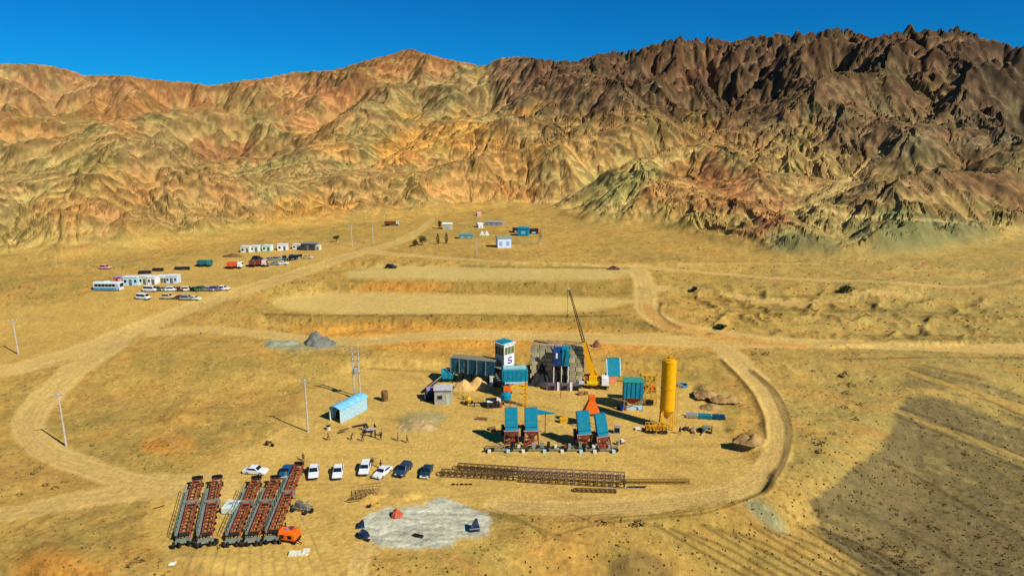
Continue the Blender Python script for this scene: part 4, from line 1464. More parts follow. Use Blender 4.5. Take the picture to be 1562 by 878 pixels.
# ------------------------------------------------------------------ gravel pad and what stands on it
def heap(name, label, cat, u_, v_, w, d, h, m, rz=0, seed=1, peaks=None, n=26, kindless=False):
    """irregular cone heap"""
    pos = gp(u_, v_)
    rs = np.random.RandomState(seed)
    xs = np.linspace(-1, 1, n)
    gx, gy = np.meshgrid(xs, xs)
    pk = peaks or [(0, 0, 1, 1)]
    zz = np.full(gx.shape, -0.3)
    nz_ = fbm(gx * 2.2 + seed, gy * 2.2, 3, seed)
    for (px_, py_, ph, pr) in pk:
        r_ = np.hypot(gx - px_, gy - py_) / pr
        zz = np.maximum(zz, ph * (1 - r_ * (1 + .25 * nz_)))
    zz = zz * h + 0.12 * h * fbm(gx * 7, gy * 7, 2, seed + 3)
    vs = [(x * w / 2, y * d / 2, max(z, -0.25)) for x, y, z in zip(gx.ravel(), gy.ravel(), zz.ravel())]
    fs = []
    for j in range(n - 1):
        for i in range(n - 1):
            a_ = j * n + i
            q_ = (a_, a_ + 1, a_ + n + 1, a_ + n)
            if max(vs[k][2] for k in q_) > -0.2:
                fs.append(q_)
    me = bpy.data.meshes.new(name); me.from_pydata(vs, [], fs); me.materials.append(m)
    me.polygons.foreach_set("use_smooth", [True] * len(me.polygons))
    o = link(name, me); o.location = pos; o.rotation_euler = (0, 0, R(rz))
    return tag(o, label, cat)


heap('gravel_heap', 'dark grey pointed gravel heap on the bench above the yard', 'gravel heap', 484, 525, 10, 9, 3.5, GPILE, 0, 3, [(-.05, 0, 1, .62), (.42, -.1, .62, .45)])
heap('gravel_heap', 'low pale grey-green gravel spread left of the pointed heap', 'gravel heap', 432, 525, 9, 8, 1.1, mat('pale_gravel', (146, 150, 122), .95, 0, .3, 1), 0, 5, [(-.4, 0, .9, .6), (.3, .1, .8, .6)])
heap('gravel_heap', 'black cone standing in for the shadow at the left end of the block wall', 'shadow shape', 825, 587, 5.2, 3.2, 5.0, DSHADE, 0, 7, [(.1, 0.2, 1, .8), (-.3, .1, .6, .7)])  # black cone shaped mainly to stand in for the wall's shadow
heap('rust_heap', 'small rust-red heap on the pale washout pad', 'heap', 605, 786, 1.7, 1.7, 1.3, mat('rust_red_scrap', (176, 84, 56), .9, 0, .35, 3, .2), 0, 9)
heap('earth_heap', 'round brown heap on the bench right of the crane boom', 'earth heap', 910, 528, 2.4, 2.2, 1.7, mat('reddish_brown_earth', (126, 84, 62), .95, 0, .3, 2, .2), 0, 11)
heap('spoil_heap', 'brown spoil heap left of the two behind the yard edge', 'spoil heap', 1078, 600, 5, 4, 1.0, EPILE, 0, 13)
heap('spoil_heap', 'brown spoil heap of the pair nearer the curved road', 'spoil heap', 1108, 609, 6.0, 4, 1.0, EPILE, 0, 15, [(-.4, .1, 1, .5), (.3, 0, .8, .5)])
heap('spoil_heap', 'dark rugged spoil heap at the yard corner inside the road bend', 'spoil heap', 1143, 676, 5.5, 4, 1.4, EPILE, 10, 17, [(-.3, .3, .9, .5), (.3, 0, 1, .5), (.1, -.3, .7, .4)])
heap('spoil_heap', 'low earth heap just behind the turquoise pipe on the yard edge', 'spoil heap', 1085, 622, 5.0, 3, 1.0, EPILE, 0, 19)
heap('gravel_heap', 'pale sandy heap beside the dark teal bin wall', 'sand heap', 720, 592, 8.5, 5, 2.5, mat('pale_sand', (214, 172, 104), .95, 0, .2, 1, .2), 0, 23, [(-.35, 0, .8, .6), (.25, .1, 1, .6)])

heap('earth_heap', 'pale brown and grey earth heap between the people and the grey room', 'earth heap', 640, 646, 8.5, 6, 1.3, mat('pale_brown_earth', (172, 146, 96), .95, 0, .35, .8, .2), 5, 37, [(-.3, .1, .8, .6), (.3, -.1, .7, .5), (.1, .3, 1, .5)])
# dark covered hoppers at the pad's ends
p = gp(724, 808)
t = thing('skip_hopper', 'dark blue pointed hopper at the right end of the pale washout pad', 'hopper', p, R(10))
MB().add([(-.75, -.5, 0), (.7, -.5, 0), (.75, .7, 0), (-.7, .7, 0), (-.85, -.6, .8), (.75, -.6, .7), (.45, .3, 1.9), (.1, .3, 1.95)],
         [(0, 1, 2, 3), (0, 4, 5, 1), (1, 5, 6, 2), (2, 6, 7, 3), (3, 7, 4, 0), (4, 7, 6, 5)]).build('hopper_shell', NAVY, t)
MB().box(0, -.62, .62, 1.7, .08, .12).build('rim', GALV, t)
t.scale = (.85, .85, .8)
p = gp(550, 803)
t = thing('tarp_cover', 'dark blue tarpaulined bundle at the left end of the pad, the farther one', 'covered bundle', p, R(15))
MB().add([(-.9, -.4, 0), (.6, -.5, 0), (.7, .6, 0), (-.6, .6, 0), (-.3, -.2, .9), (.4, -.3, 1.1), (.5, .4, 1.2), (.1, .4, 1.1)],
         [(0, 1, 2, 3), (0, 4, 5, 1), (1, 5, 6, 2), (2, 6, 7, 3), (3, 7, 4, 0), (4, 7, 6, 5)]).build('tarp', NAVY, t)
MB().box(.68, 0, .0, .12, 1.2, .7).build('edge_board', PALE, t)
t.scale = (.8, .8, .7)
p = gp(554, 819)
t = thing('tarp_cover', 'dark blue tarpaulined bundle at the left end of the pad, the nearer larger one', 'covered bundle', p, R(-20))
MB().add([(-.7, -.6, 0), (.7, -.6, 0), (.8, .7, 0), (-.6, .7, 0), (-.55, -.4, 1.1), (.5, -.5, .9), (.55, .5, 1.0), (-.4, .5, 1.4)],
         [(0, 1, 2, 3), (0, 4, 5, 1), (1, 5, 6, 2), (2, 6, 7, 3), (3, 7, 4, 0), (4, 7, 6, 5)]).build('tarp', NAVY, t)
MB().box(1.1, -.6, 0, .7, .45, .4).build('weight_block', DARK, t)
t.scale = (.85, .85, .7)
t = thing('drain_grate', 'small black tilted beam lying at the near edge of the pale pad', 'steel beam', gp(638, 818), R(-22))
MB().box(0, 0, .02, 1.3, .45, .28).build('beam_body', DARK, t)
# timber frame and pipes behind the pad
p = gp(560, 760)
t = thing('mesh_stack', 'brown rusty mesh frame leaning behind the left end of the pale pad', 'steel mesh', p, R(12))
f = MB()
for k in range(7):
    f.bar((-1.6 + .5 * k, 0, .1), (-1.0 + .5 * k, 1.6, 1.0), .07)
for k in range(5):
    f.bar((-1.6 + .15 * k, .4 * k, .1 + .22 * k), (1.4 + .15 * k, .4 * k, .1 + .22 * k), .07)
f.build('mesh', WOOD, t)
f = MB().bar((-2.6, -.4, .1), (-1.2, .1, .25), .12).bar((-2.3, -.7, .1), (-.6, -.6, .1), .12)
f.build('loose_bars', BROWN, t)
t = thing('hose_coil', 'yellowish coiled hose lying beside the rusty mesh frame', 'hose coil', gp(572, 769), 0)
f = MB()
for k in range(14):
    a0, a1 = 2 * math.pi * k / 14, 2 * math.pi * (k + 1) / 14
    f.tube((.55 * math.cos(a0), .5 * math.sin(a0), .12), (.55 * math.cos(a1), .5 * math.sin(a1), .12), .09, n=6)
f.build('coil', YEL2, t)
MB().box(-.7, -.7, 0, .5, .35, .3).build('pump', DARK, t)

# ------------------------------------------------------------------ poles
def pole(u_, v_, vtop, label, arms=1, r=0.17, m=CONC, name='utility_pole'):
    b_ = gp(u_, v_, sink=.1)
    h_ = top_z(b_, vtop)
    t_ = thing(name, label, 'utility pole', b_, R(20), 'poles of the power line')
    MB().tube((0, 0, 0), (0, 0, h_), r, r * .62, n=8).build('shaft', m, t_)
    for k in range(arms):
        z_ = h_ - .3 - .8 * k
        MB().box(0, -.12, z_, 1.8, .1, .12).build('crossarm', GALV, t_)
        for x in (-.8, 0, .8):
            MB().tube((x, -.12, z_ + .12), (x, -.12, z_ + .34), .06, .04, n=6).build('insulator', CREAM, t_)
    return t_


pole(470, 658, 578, 'tall pale pole standing left of the blue-roofed shed', 1)
pole(101, 680, 600, 'tall pale pole on the inside of the left road bend', 1)
pole(28, 540, 487, 'pale pole at the far left between two dirt roads', 1)
pole(537, 376, 342, 'thin pale pole beside the road behind the white cabins, left one', 1, .2)
pole(569, 372, 337, 'thin pale pole nearer the brown trailer up the valley road', 1, .16)
pole(727, 387, 362, 'thin pale pole in front of the white tents of the far compound', 0, .15)
pole(855, 607, 556, 'thin brownish mast in the yard in front of the block wall', 0, .06, BROWN)
# twin pole with transformer
b_ = gp(545, 606, sink=.1)
h_ = top_z(b_, 532)
t = thing('transformer_pole', 'twin pole with crossarms and transformer platform behind the blue-roofed shed', 'utility pole', b_, R(15), 'poles of the power line')
for x in (-.55, .55):
    MB().tube((x, 0, 0), (x, 0, h_), .17, .11, n=8).build('shaft', CONC, t)
for k, z_ in enumerate((h_ - .3, h_ - 1.4, h_ - 2.4)):
    MB().box(0, -.2, z_, 2.2 - .2 * k, .1, .12).build('crossarm', GALV, t)
    for x in (-.9, -.3, .3, .9):
        MB().tube((x, -.2, z_ + .12), (x, -.2, z_ + .36), .07, .04, n=6).build('insulator', BROWN, t)
MB().box(0, 0, h_ * .52, 1.6, .9, .1).build('platform', STEEL, t)
MB().box(0, 0, h_ * .52 + .1, .8, .7, 1.0).build('transformer', GALV, t, bevel=.06)
for x in (-.25, 0, .25):
    MB().tube((x, 0, h_ * .52 + 1.1), (x, 0, h_ * .52 + 1.4), .06, .04, n=6).build('bushing', BROWN, t)
MB().box(-.5, -.25, 1.2, .5, .3, .9).build('switch_box', GALV, t)

# ------------------------------------------------------------------ blue-roofed shed
p = gp(518, 640)
t = thing('open_shed', 'long shed with pale blue roof and dark open end beside the twin pole', 'shed', p, R(-28))
W_, L_, H_ = 2.5, 7.0, 2.5
f = MB().box(-W_ / 2, L_ / 2 - 1, 0, .1, L_, H_).box(0, L_ - 1, 0, W_, .1, H_).box(W_ / 2, L_ / 2 - 1, 0, .1, L_, H_ - .1)
f.build('wall', mat('pale_sheet_wall', (160, 196, 206), .5), t)
n_ = 14
for k in range(n_):
    y0 = -1.25 + (L_ + .5) * k / n_; dy = (L_ + .5) / n_
    s_ = MB()
    pr = []
    for i in range(7):
        a_ = -1 + 2 * i / 6
        pr.append((a_ * (W_ / 2 + .2), H_ + .5 * (1 - a_ * a_) + (.03 if k % 2 else 0)))
    vs = [(x, y0, z) for x, z in pr] + [(x, y0 + dy - .02, z) for x, z in pr]
    vs += [(x, y, z - .05) for x, y, z in vs]
    fs = [(i, i + 1, i + 8, i + 7) for i in range(6)] + [(i + 14, i + 21, i + 22, i + 15) for i in range(6)]
    fs += [(i, i + 14, i + 15, i + 1) for i in range(6)] + [(i + 7, i + 8, i + 22, i + 21) for i in range(6)] + [(0, 7, 21, 14), (6, 20, 27, 13)]
    s_.add(vs, fs).build('roof_sheet', mat('pale_blue_sheet', (126, 196, 226), .4, 0, .12, 1.2, .08), t)
MB().box(-W_ / 2 + .05, -1.05, 0, .14, .14, H_).box(W_ / 2 - .05, -1.05, 0, .14, .14, H_).build('post', CREAM, t)
MB().box(0, 1.0, 0, W_ - .4, 1.2, 1.3).build('stored_crate', DARK, t)
t = thing('small_drum', 'small dark stool-like drum in front of the shed opening', 'drum', gp(501, 655), 0)
MB().tube((0, 0, 0), (0, 0, .7), .35, n=12).build('drum_body', mat('pale_drum', (190, 190, 180)), t)
MB().tube((0, 0, .7), (0, 0, .78), .37, n=12).build('drum_lid', DARK, t)
t = thing('standing_drum', 'brown upright cylindrical tank alone on the slope right of the twin pole', 'drum', gp(587, 611), 0)
MB().tube((0, 0, 0), (0, 0, 2.0), .62, n=16).build('drum_body', mat('brown_drum', (118, 92, 56), .8, 0, .3), t, smooth=False)
for z_ in (.5, 1.0, 1.5):
    MB().tube((0, 0, z_), (0, 0, z_ + .08), .66, n=16).build('hoop', BROWN, t)

# ------------------------------------------------------------------ people
def make_person(pose):
    """one continuous skinned body, facing -Y"""
    V, Ed, Rd = [], [], []

    def j(x, y, z, r, par=None):
        V.append((x, y, z)); Rd.append(r)
        if par is not None:
            Ed.append((par, len(V) - 1))
        return len(V) - 1
    lean = .35 if pose == 'bend' else 0.0
    pel = j(0, 0, .92, .15)
    ch = j(0, -lean * .35, 1.2, .16, pel)
    sh = j(0, -lean * .8, 1.42 - lean * .1, .15, ch)
    nk = j(0, -lean * .95, 1.53 - lean * .15, .06, sh)
    hd = j(0, -lean * 1.1 - .01, 1.64 - lean * .2, .095, nk)
    j(0, -lean * 1.2 - .01, 1.74 - lean * .25, .07, hd)
    st = {'walk': .28, 'stand': .04, 'bend': .1}[pose]
    for s in (-1, 1):
        hip = j(s * .11, 0, .86, .11, pel)
        kn = j(s * .12, -s * st * .6, .48, .075, hip)
        an = j(s * .13, -s * st if s > 0 else -s * st + .04, .09, .05, kn)
        j(s * .14, V[an][1] - .16, .04, .045, an)
        so = j(s * .21, V[sh][1], V[sh][2] - .02, .075, sh)
        if pose == 'bend':
            el = j(s * .25, V[so][1] - .22, V[so][2] - .25, .05, so); wr = j(s * .16, V[so][1] - .4, V[so][2] - .4, .036, el)
        else:
            el = j(s * .29, V[so][1] + s * st * .3, V[so][2] - .29, .05, so); wr = j(s * .3, V[el][1] - .14, V[el][2] - .24, .036, el)
        j(V[wr][0], V[wr][1] - .04, V[wr][2] - .08, .035, wr)
    me = bpy.data.meshes.new('person_' + pose)
    me.from_pydata(V, Ed, [])
    o = bpy.data.objects.new('tmp', me); COL.objects.link(o)
    sk = o.modifiers.new('s', 'SKIN')
    for i, r in enumerate(Rd):
        me.skin_vertices[0].data[i].radius = (r, r * (.72 if i in (1, 2) else 1))
    me.skin_vertices[0].data[0].use_root = True
    ss = o.modifiers.new('u', 'SUBSURF'); ss.levels = 1; ss.render_levels = 1
    dg = bpy.context.evaluated_depsgraph_get()
    me2 = bpy.data.meshes.new_from_object(o.evaluated_get(dg))
    bpy.data.objects.remove(o)
    bm_ = bmesh.new(); bm_.from_mesh(me2)
    # fingers and nose
    hands = [V[i] for i, r in enumerate(Rd) if r == .035]
    extra = MB()
    for s, (hx, hy, hz) in zip((-1, 1), hands):
        for k in range(4):
            L_ = (.07, .085, .08, .06)[k]
            a_ = Vector((hx, hy - .02 + .018 * k - .015, hz - .03)); b2 = a_ + Vector((0, -.015, -L_ * .6)); c2_ = b2 + Vector((-s * .01, -.025, -L_ * .4))
            extra.tube(a_, b2, .010, .009, n=5).tube(b2, c2_, .009, .007, n=5)
        extra.tube((hx, hy - .03, hz + .01), (hx - s * .02, hy - .07, hz - .03), .011, .009, n=5)
    hx, hy, hz = V[hd]
    extra.tube((hx, hy - .07, hz + .01), (hx, hy - .115, hz - .01), .012, .018, n=5)
    bm_.free()
    em = bpy.data.meshes.new('e'); em.from_pydata(extra.v, [], extra.f)
    bm_ = bmesh.new(); bm_.from_mesh(me2); bm_.from_mesh(em)
    for f_ in bm_.faces:
        c_ = f_.calc_center_median()
        up_ = V[nk][2] - .03
        near_hand = any((c_ - Vector(h)).length < .11 for h in hands)
        f_.material_index = 2 if (c_.z > up_ or near_hand) else (1 if c_.z < .93 and not (abs(c_.x) > .24) else 0)
        if c_.z < .09:
            f_.material_index = 3
        f_.smooth = True
    me3 = bpy.data.meshes.new('body'); bm_.to_mesh(me3); bm_.free()
    for m in (SH2, TROU, SKIN, DARK):
        me3.materials.append(m)
    hair = MB()
    hm = bmesh.new(); bmesh.ops.create_uvsphere(hm, u_segments=10, v_segments=6, radius=.118)
    for vv_ in hm.verts:
        vv_.co = Vector((vv_.co.x, vv_.co.y * 1.05, vv_.co.z * 1.1))
    bmesh.ops.delete(hm, geom=[f_ for f_ in hm.faces if f_.calc_center_median().z < -.01 and f_.calc_center_median().y < .02], context='FACES')
    hme = bpy.data.meshes.new('hair'); hm.to_mesh(hme); hm.free(); hme.materials.append(HAIR)
    return me3, hme, (hx, hy + .015, hz + .035)


POSES = {k: make_person(k) for k in ('stand', 'walk', 'bend')}


def person(pose, u_, v_, rz, shirt, label, group=None):
    bme, hme, hp = POSES[pose]
    o = link('person', bme); o.location = gp(u_, v_, sink=0.0); o.rotation_euler = (0, 0, R(rz))
    o.material_slots[0].link = 'OBJECT'; o.material_slots[0].material = shirt
    h = link('hair', hme, o); h.location = hp
    o.scale = (FIG, FIG, FIG)
    return tag(o, label, 'person', group)


GP_ = 'people gathered in front of the shed'
person('stand', 568, 710, 30, SH2, 'person in black standing behind the white off-road car')
person('stand', 581, 714, -60, SH2, 'person in dark clothes standing behind the askew white saloon')
person('stand', 556, 656, 10, SH1, 'person in navy at the back left corner of the gathered group', GP_)
person('stand', 560.5, 658, 190, SH2, 'person in black beside the navy one at the back of the group', GP_)
person('walk', 572, 657, 140, SH2, 'tall person in black at the back right of the group', GP_)
person('bend', 556, 664, 80, SH2, 'person bending at the left side of the group', GP_)
person('stand', 566.5, 666, 0, SH1, 'person in navy in the middle front of the group', GP_)
person('stand', 572.5, 667, 260, SH2, 'person in black just right of the middle front of the group', GP_)
person('stand', 582, 665, 270, SH3, 'person in grey at the right edge of the group', GP_)
person('bend', 581, 671, 220, SH2, 'person crouching forward at the near right of the group', GP_)
person('bend', 553, 672, 40, SH2, 'person stooping alone at the near left of the group', GP_)
person('walk', 621, 675, 100, SH2, 'person in black walking alone on the open yard right of the group')
person('stand', 607, 672, 100, mat('khaki_shirt', (150, 124, 78), .9), 'person in khaki near the lone walker in black')
person('walk', 501, 671, 90, mat('brown_shirt', (104, 82, 58), .9), 'person in brown walking in front of the shed opening')
person('bend', 536, 671, 90, mat('dark_olive_shirt', (80, 72, 48), .9), 'person in olive bending between the shed and the group')
person('walk', 1037, 662, 200, SH1, 'person in navy standing right of the yellow silo foot')
person('stand', 463, 703, 0, mat('brown_coat', (92, 74, 60), .9), 'person in brown standing beyond the tip of the longest ramp')
person('stand', 707, 609, 0, mat('yellow_vest', (206, 190, 40), .8), 'person in yellow vest beside the yellow mixer')
MBt = thing('work_table', 'low pale table in the middle of the gathered people', 'table', gp(565, 660), R(10))
MB().box(0, 0, .7, 1.8, .8, .06).build('table_top', mat('lilac_grey_top', (186, 176, 184)), MBt)
for x in (-.8, .8):
    for y in (-.3, .3):
        MB().box(x, y, 0, .06, .06, .7).build('leg', DARK, MBt)
t = thing('motorcycle', 'small dark motorcycle standing alone left of the people on open ground', 'motorcycle', gp(411, 680), R(70))
MB().tube((-.05, -.6, .32), (.05, -.6, .32), .32, n=12).build('wheel', TYRE, t)
MB().tube((-.05, .6, .32), (.05, .6, .32), .32, n=12).build('wheel', TYRE, t)
MB().bar((0, -.6, .32), (0, -.35, 1.0), .07).bar((0, -.4, .75), (0, .3, .45), .12).bar((0, .3, .45), (0, .6, .32), .07).build('frame', DARK, t)
MB().box(0, -.15, .68, .28, .5, .24).build('fuel_tank', RUST2, t)
MB().box(0, .35, .74, .26, .6, .1).build('seat', DARK, t)
MB().box(0, -.38, 1.0, .7, .05, .05).build('handlebar', GALV, t)
print('near objects', round(time.time() - T0, 1))
# ------------------------------------------------------------------ the concrete plant
def legs(mb, w, d, z0, z1, t=.16, splay=0.0, cy=0.0):
    for sx in (-1, 1):
        for sy in (-1, 1):
            mb.bar((sx * (w / 2 + splay), cy + sy * (d / 2 + splay), z0), (sx * w / 2, cy + sy * d / 2, z1), t)
    return mb


def funnel(mb, w, d, z_top, z_bot, w2, d2, cy=0.0):
    vs = [(a * w2 / 2, cy + b * d2 / 2, z_bot) for a, b in ((-1, -1), (1, -1), (1, 1), (-1, 1))] + \
         [(a * w / 2, cy + b * d / 2, z_top) for a, b in ((-1, -1), (1, -1), (1, 1), (-1, 1))]
    return mb.add(vs, [(3, 2, 1, 0), (4, 5, 6, 7), (0, 1, 5, 4), (1, 2, 6, 5), (2, 3, 7, 6), (3, 0, 4, 7)])


# control tower with the sign
p = gp(770, 586)
zc_ = top_z(p, 556)
zt_ = top_z(p, 522)
t = thing('control_tower', 'white control cabin on tall dark legs with a blue emblem on its side panel', 'control tower', p, R(43))
W_ = 2.75
H_ = zt_ - zc_
MB().box(0, 0, zc_, W_, W_, H_).build('cabin', WHITE, t, bevel=.05)
MB().box(-W_ / 2 - .02, 0, zc_ + .1, .05, W_ - .1, H_ - .3).build('side_panel', mat('grey_green_panel', (150, 170, 158), .5), t)
MB().box(0, 0, zt_, W_ + .5, W_ + .5, .16).build('roof', WHITE, t)
MB().box(-.1, .1, zt_ + .16, W_ - .2, W_ - .2, .22).build('roof_unit', CYAN, t)
for i in range(3):
    xw = -.85 + .85 * i
    w = MB().box(xw, -W_ / 2 - .02, zc_ + H_ * .58, .7, .07, H_ * .3).build('window', mat('olive_glass', (92, 110, 50), .2, 0, .2), t)
    MB().box(xw, -W_ / 2 - .05, zc_ + H_ * .56, .78, .05, .07).build('sill', GALV, w)
for i in range(3):
    yw = -.85 + .85 * i
    MB().box(-W_ / 2 - .06, yw, zc_ + H_ * .52, .06, .6, H_ * .34).build('window', GLASS, t)
sg = MB().box(.05, -W_ / 2 - .05, zc_ + H_ * .06, 1.9, .08, H_ * .46).build('sign', mat('sign_white', (236, 236, 240), .4, 0, .03, 3, .02), t)
# the emblem: a thick blue S-shaped swirl
em = MB()
cz = zc_ + H_ * .29
pts = [(.42, .40), (.2, .52), (-.2, .48), (-.42, .26), (-.3, .04), (0, -.02), (.3, -.12), (.38, -.34), (.15, -.52), (-.25, -.5), (-.48, -.3)]
P_ = crv(pts, 3)
for a_, b2 in zip(P_[:-1], P_[1:]):
    em.bar((.05 + a_[0] * 1.25, -W_ / 2 - .115, cz + a_[1] * 1.1), (.05 + b2[0] * 1.25, -W_ / 2 - .115, cz + b2[1] * 1.1), .05, .26)
em.build('emblem', mat('emblem_blue', (40, 44, 140), .4, 0, .05, 3, 0), t)
f = legs(MB(), W_ - .3, W_ - .3, 0, zc_, .22)
for s_ in (-1, 1):
    f.bar((s_ * W_ * .44, -W_ * .44, .3), (s_ * W_ * .44, W_ * .44, zc_ - .2), .1)
    f.bar((-W_ * .44, s_ * W_ * .44, .3), (W_ * .44, s_ * W_ * .44, zc_ - .2), .1)
f.build('legs', GALV, t)
MB().box(.1, .1, .1, 1.7, 1.7, zc_ - .15).build('dark_core', DARK, t)  # dark block filling the space between the legs under the cabin
f = MB()
for k in range(10):
    f.box(-W_ / 2 - .6, -1.2 + .26 * k, .3 + k * (zc_ - .2) / 10, .8, .3, .05)
f.bar((-W_ / 2 - 1, -1.2, 1.2), (-W_ / 2 - 1, 1.3, zc_ + .9), .06)
f.build('stair', STEEL, t)
MB().box(-W_ / 2 - .55, 0, zc_ - .06, 1.0, W_, .06).build('landing', STEEL, t)

# mixing unit beside the tower
p = gp(785, 604)
zb, zt_ = top_z(p, 580), top_z(p, 562)
t = thing('mixing_unit', 'turquoise box of the mixer raised on legs at the foot of the control tower', 'mixer unit', p, R(3))
MB().box(0, .3, zb, 5.0, 2.2, zt_ - zb).build('mixer_box', CYAN, t, bevel=.12)
for k in range(6):
    MB().box(-2.1 + .84 * k, -.82, zb + .1, .1, .08, zt_ - zb - .2).build('rib', CYAN, t)
MB().box(0, .5, zt_, 4.4, 1.6, .25).build('cover', mat('pale_turquoise', (150, 200, 196), .5), t)
MB().box(.2, -.2, zb - .3, 4.2, 1.4, .28).build('underframe', PALE, t)
f = MB()
for x in (-2.2, -1.2):
    for y in (-.5, 1.1):
        f.bar((x, y, 0), (x, y, zb - .05), .18)
f.bar((-2.2, -.5, .4), (-1.2, -.5, zb - .6), .1)
f.build('legs', TEAL, t)
MB().box(-1.5, -.5, zb - 2.1, 1.5, 1.0, 1.2).build('drive_motor', ORA, t, bevel=.08)

p = gp(801, 619)
zt_ = top_z(p, 582)
t = thing('ladder_tower', 'slim yellow ladder tower at the right end of the turquoise mixer box', 'ladder tower', p, 0)
f = MB()
for x in (-.4, .4):
    for y in (-.35, .35):
        f.bar((x, y, 0), (x, y, zt_), .12)
for k in range(7):
    z_ = zt_ * k / 7 + .3
    f.bar((-.4, -.35, z_), (.4, -.35, z_), .09).bar((-.4, .35, z_), (.4, .35, z_), .09).bar((-.4, -.35, z_), (.4, -.35, min(zt_, z_ + zt_ / 7)), .07)
    f.bar((.4, -.35, z_), (.4, .35, z_), .09)
f.build('lattice', YEL, t)
MB().bar((0, -.1, 0), (0, -.1, zt_), .12).build('centre_pipe', DARK, t)
MB().box(-1.0, 0, zt_ - 1.0, 3.0, .7, .14).build('gangway', YEL, t)
MB().box(-.8, 0, zt_ * .5, 2.2, .5, .12).build('brace_beam', YEL2, t)

p = gp(772, 618)
t = thing('cement_cone', 'round turquoise drum on rusty legs in front of the mixer box', 'drum', p, 0)
MB().tube((0, 0, .9), (0, 0, 1.5), .5, 1.0, n=16).tube((0, 0, 1.5), (0, 0, 2.3), 1.0, 1.0, n=16).tube((0, 0, 2.3), (0, 0, 2.7), 1.0, .45, n=16).build('drum_body', CYAN, t)
legs(MB(), 1.4, 1.2, 0, 1.6, .14, .1).build('legs', RUST, t)
MB().box(-1.35, -.2, .2, .8, .8, 1.4).build('side_box', WHITE, t)
MB().box(-1.2, -.9, 0, .7, .6, .9).build('rusty_box', RUST, t)

# dark teal bin row, with white post
p0, p1 = gp(691, 582), gp(757, 588)
t = thing('aggregate_bins', 'long dark teal aggregate bin row with pale rim left of the control tower', 'aggregate bins', (p0 + p1) / 2, math.atan2(p1.y - p0.y, p1.x - p0.x))
L_ = (p1 - p0).length
ztp = top_z((p0 + p1) / 2, 546); zbt = top_z((p0 + p1) / 2, 568)
for k in range(5):
    x = -L_ / 2 + L_ * (k + .5) / 5
    MB().prism([(-.9, zbt), (1.2, zbt), (1.2, ztp), (-1.15, ztp)], x - L_ / 10 + .04, x + L_ / 10 - .04).build('bin', TEAL if k > 1 else mat('stained_teal_paint', (28, 84, 98), .7, 0, .4, 1.5, .4), t)
    MB().box(x - L_ / 10, -1.2, zbt, .14, .14, ztp - zbt).build('stiffener', STEEL, t)
MB().box(0, .05, ztp, L_ + .2, 2.5, .08).build('rim', mat('pale_rim', (128, 124, 104), .7), t)
f = MB()
for k in range(6):
    x = -L_ / 2 + L_ * k / 5 * .98 + .1
    f.bar((x, -.6, -.3), (x, -.6, zbt), .2).bar((x, .9, -.3), (x, .9, zbt), .2)
f.build('legs', DARK, t)
MB().box(L_ * .42, -1.0, 0, .5, .4, zbt - .1).build('white_post', WHITE, t)
MB().box(L_ / 2 + .6, .3, 0, 1.1, 1.6, ztp - .2).build('end_chute', DARK, t)

# turquoise conveyor head and its belt
p = gp(683, 582)
t = thing('belt_conveyor', 'inclined dark belt conveyor with turquoise head hood left of the bin row', 'conveyor', p, 0)
zh = top_z(p, 566)
MB().prism([(-.9, zh - 1.3), (.9, zh - 1.3), (.9, zh + .2), (.1, zh + .6), (-.9, zh - .3)], -1.25, 1.15).build('head_hood', CYAN, t)
MB().box(.2, .2, zh + .35, 1.0, .7, .35).build('motor', PALE, t)
pe = gp(650, 600) - p
MB().bar((-1.1, 0, zh - .9), (pe.x, pe.y, pe.z + .9), .8, .22).build('belt', DARK, t)
MB().bar((-1.1, -.45, zh - .8), (pe.x, pe.y - .45, pe.z + 1.0), .08, .3).build('side_rail', GALV, t)
f = MB().bar((-.9, 0, 0), (-.9, 0, zh - 1.1), .14).bar((.9, 0, 0), (.9, 0, zh - 1.1), .14).bar((pe.x * .5, pe.y * .5, 0), (pe.x * .5, pe.y * .5, zh * .5), .12)
f.build('legs', RUST, t)

# small grey room
p = gp(676, 617)
zt_ = top_z(p, 595)
t = thing('grey_room', 'small grey plastered room with pale flat roof below the conveyor', 'hut', p, R(2))
MB().box(0, 1.35, -.1, 3.2, 2.7, zt_ + .1).build('wall', GREYW, t)
MB().box(0, 1.3, zt_, 3.5, 3.0, .16).build('roof', mat('pale_grey_roof', (190, 186, 184), .8), t)
MB().box(0, -.02, zt_ - .32, 3.1, .08, .2).build('lintel', mat('grey_green_band', (110, 122, 110)), t)
MB().box(.9, -.02, 0, .8, .06, zt_ * .72).build('door', mat('pale_green_door', (176, 190, 160)), t)
w = MB().box(-.6, -.02, zt_ * .4, .9, .06, .7).build('window', GLASS, t)
MB().box(-.6, -.06, zt_ * .4 - .06, 1.0, .06, .06).build('sill', GALV, w)

# dark box standing in for the room's shadow and a truck beside it
p = gp(656, 610)
t = thing('truck_shade_box', 'dark navy box with white end plate standing for shadow and a truck left of the grey room', 'dark box', p, R(12))
MB().box(0, .8, .35, 1.7, 2.2, 1.5).build('body', NAVY, t, bevel=.05)
MB().box(-.92, .5, .3, .1, .8, 1.2).build('end_plate', WHITE, t)
MB().box(0, .8, 1.87, 1.2, 1.4, .3).build('hood', mat('grey_violet_paint', (160, 140, 170)), t)
MB().box(0, .8, 0, 1.8, 2.3, .33).build('skid', DARK, t)

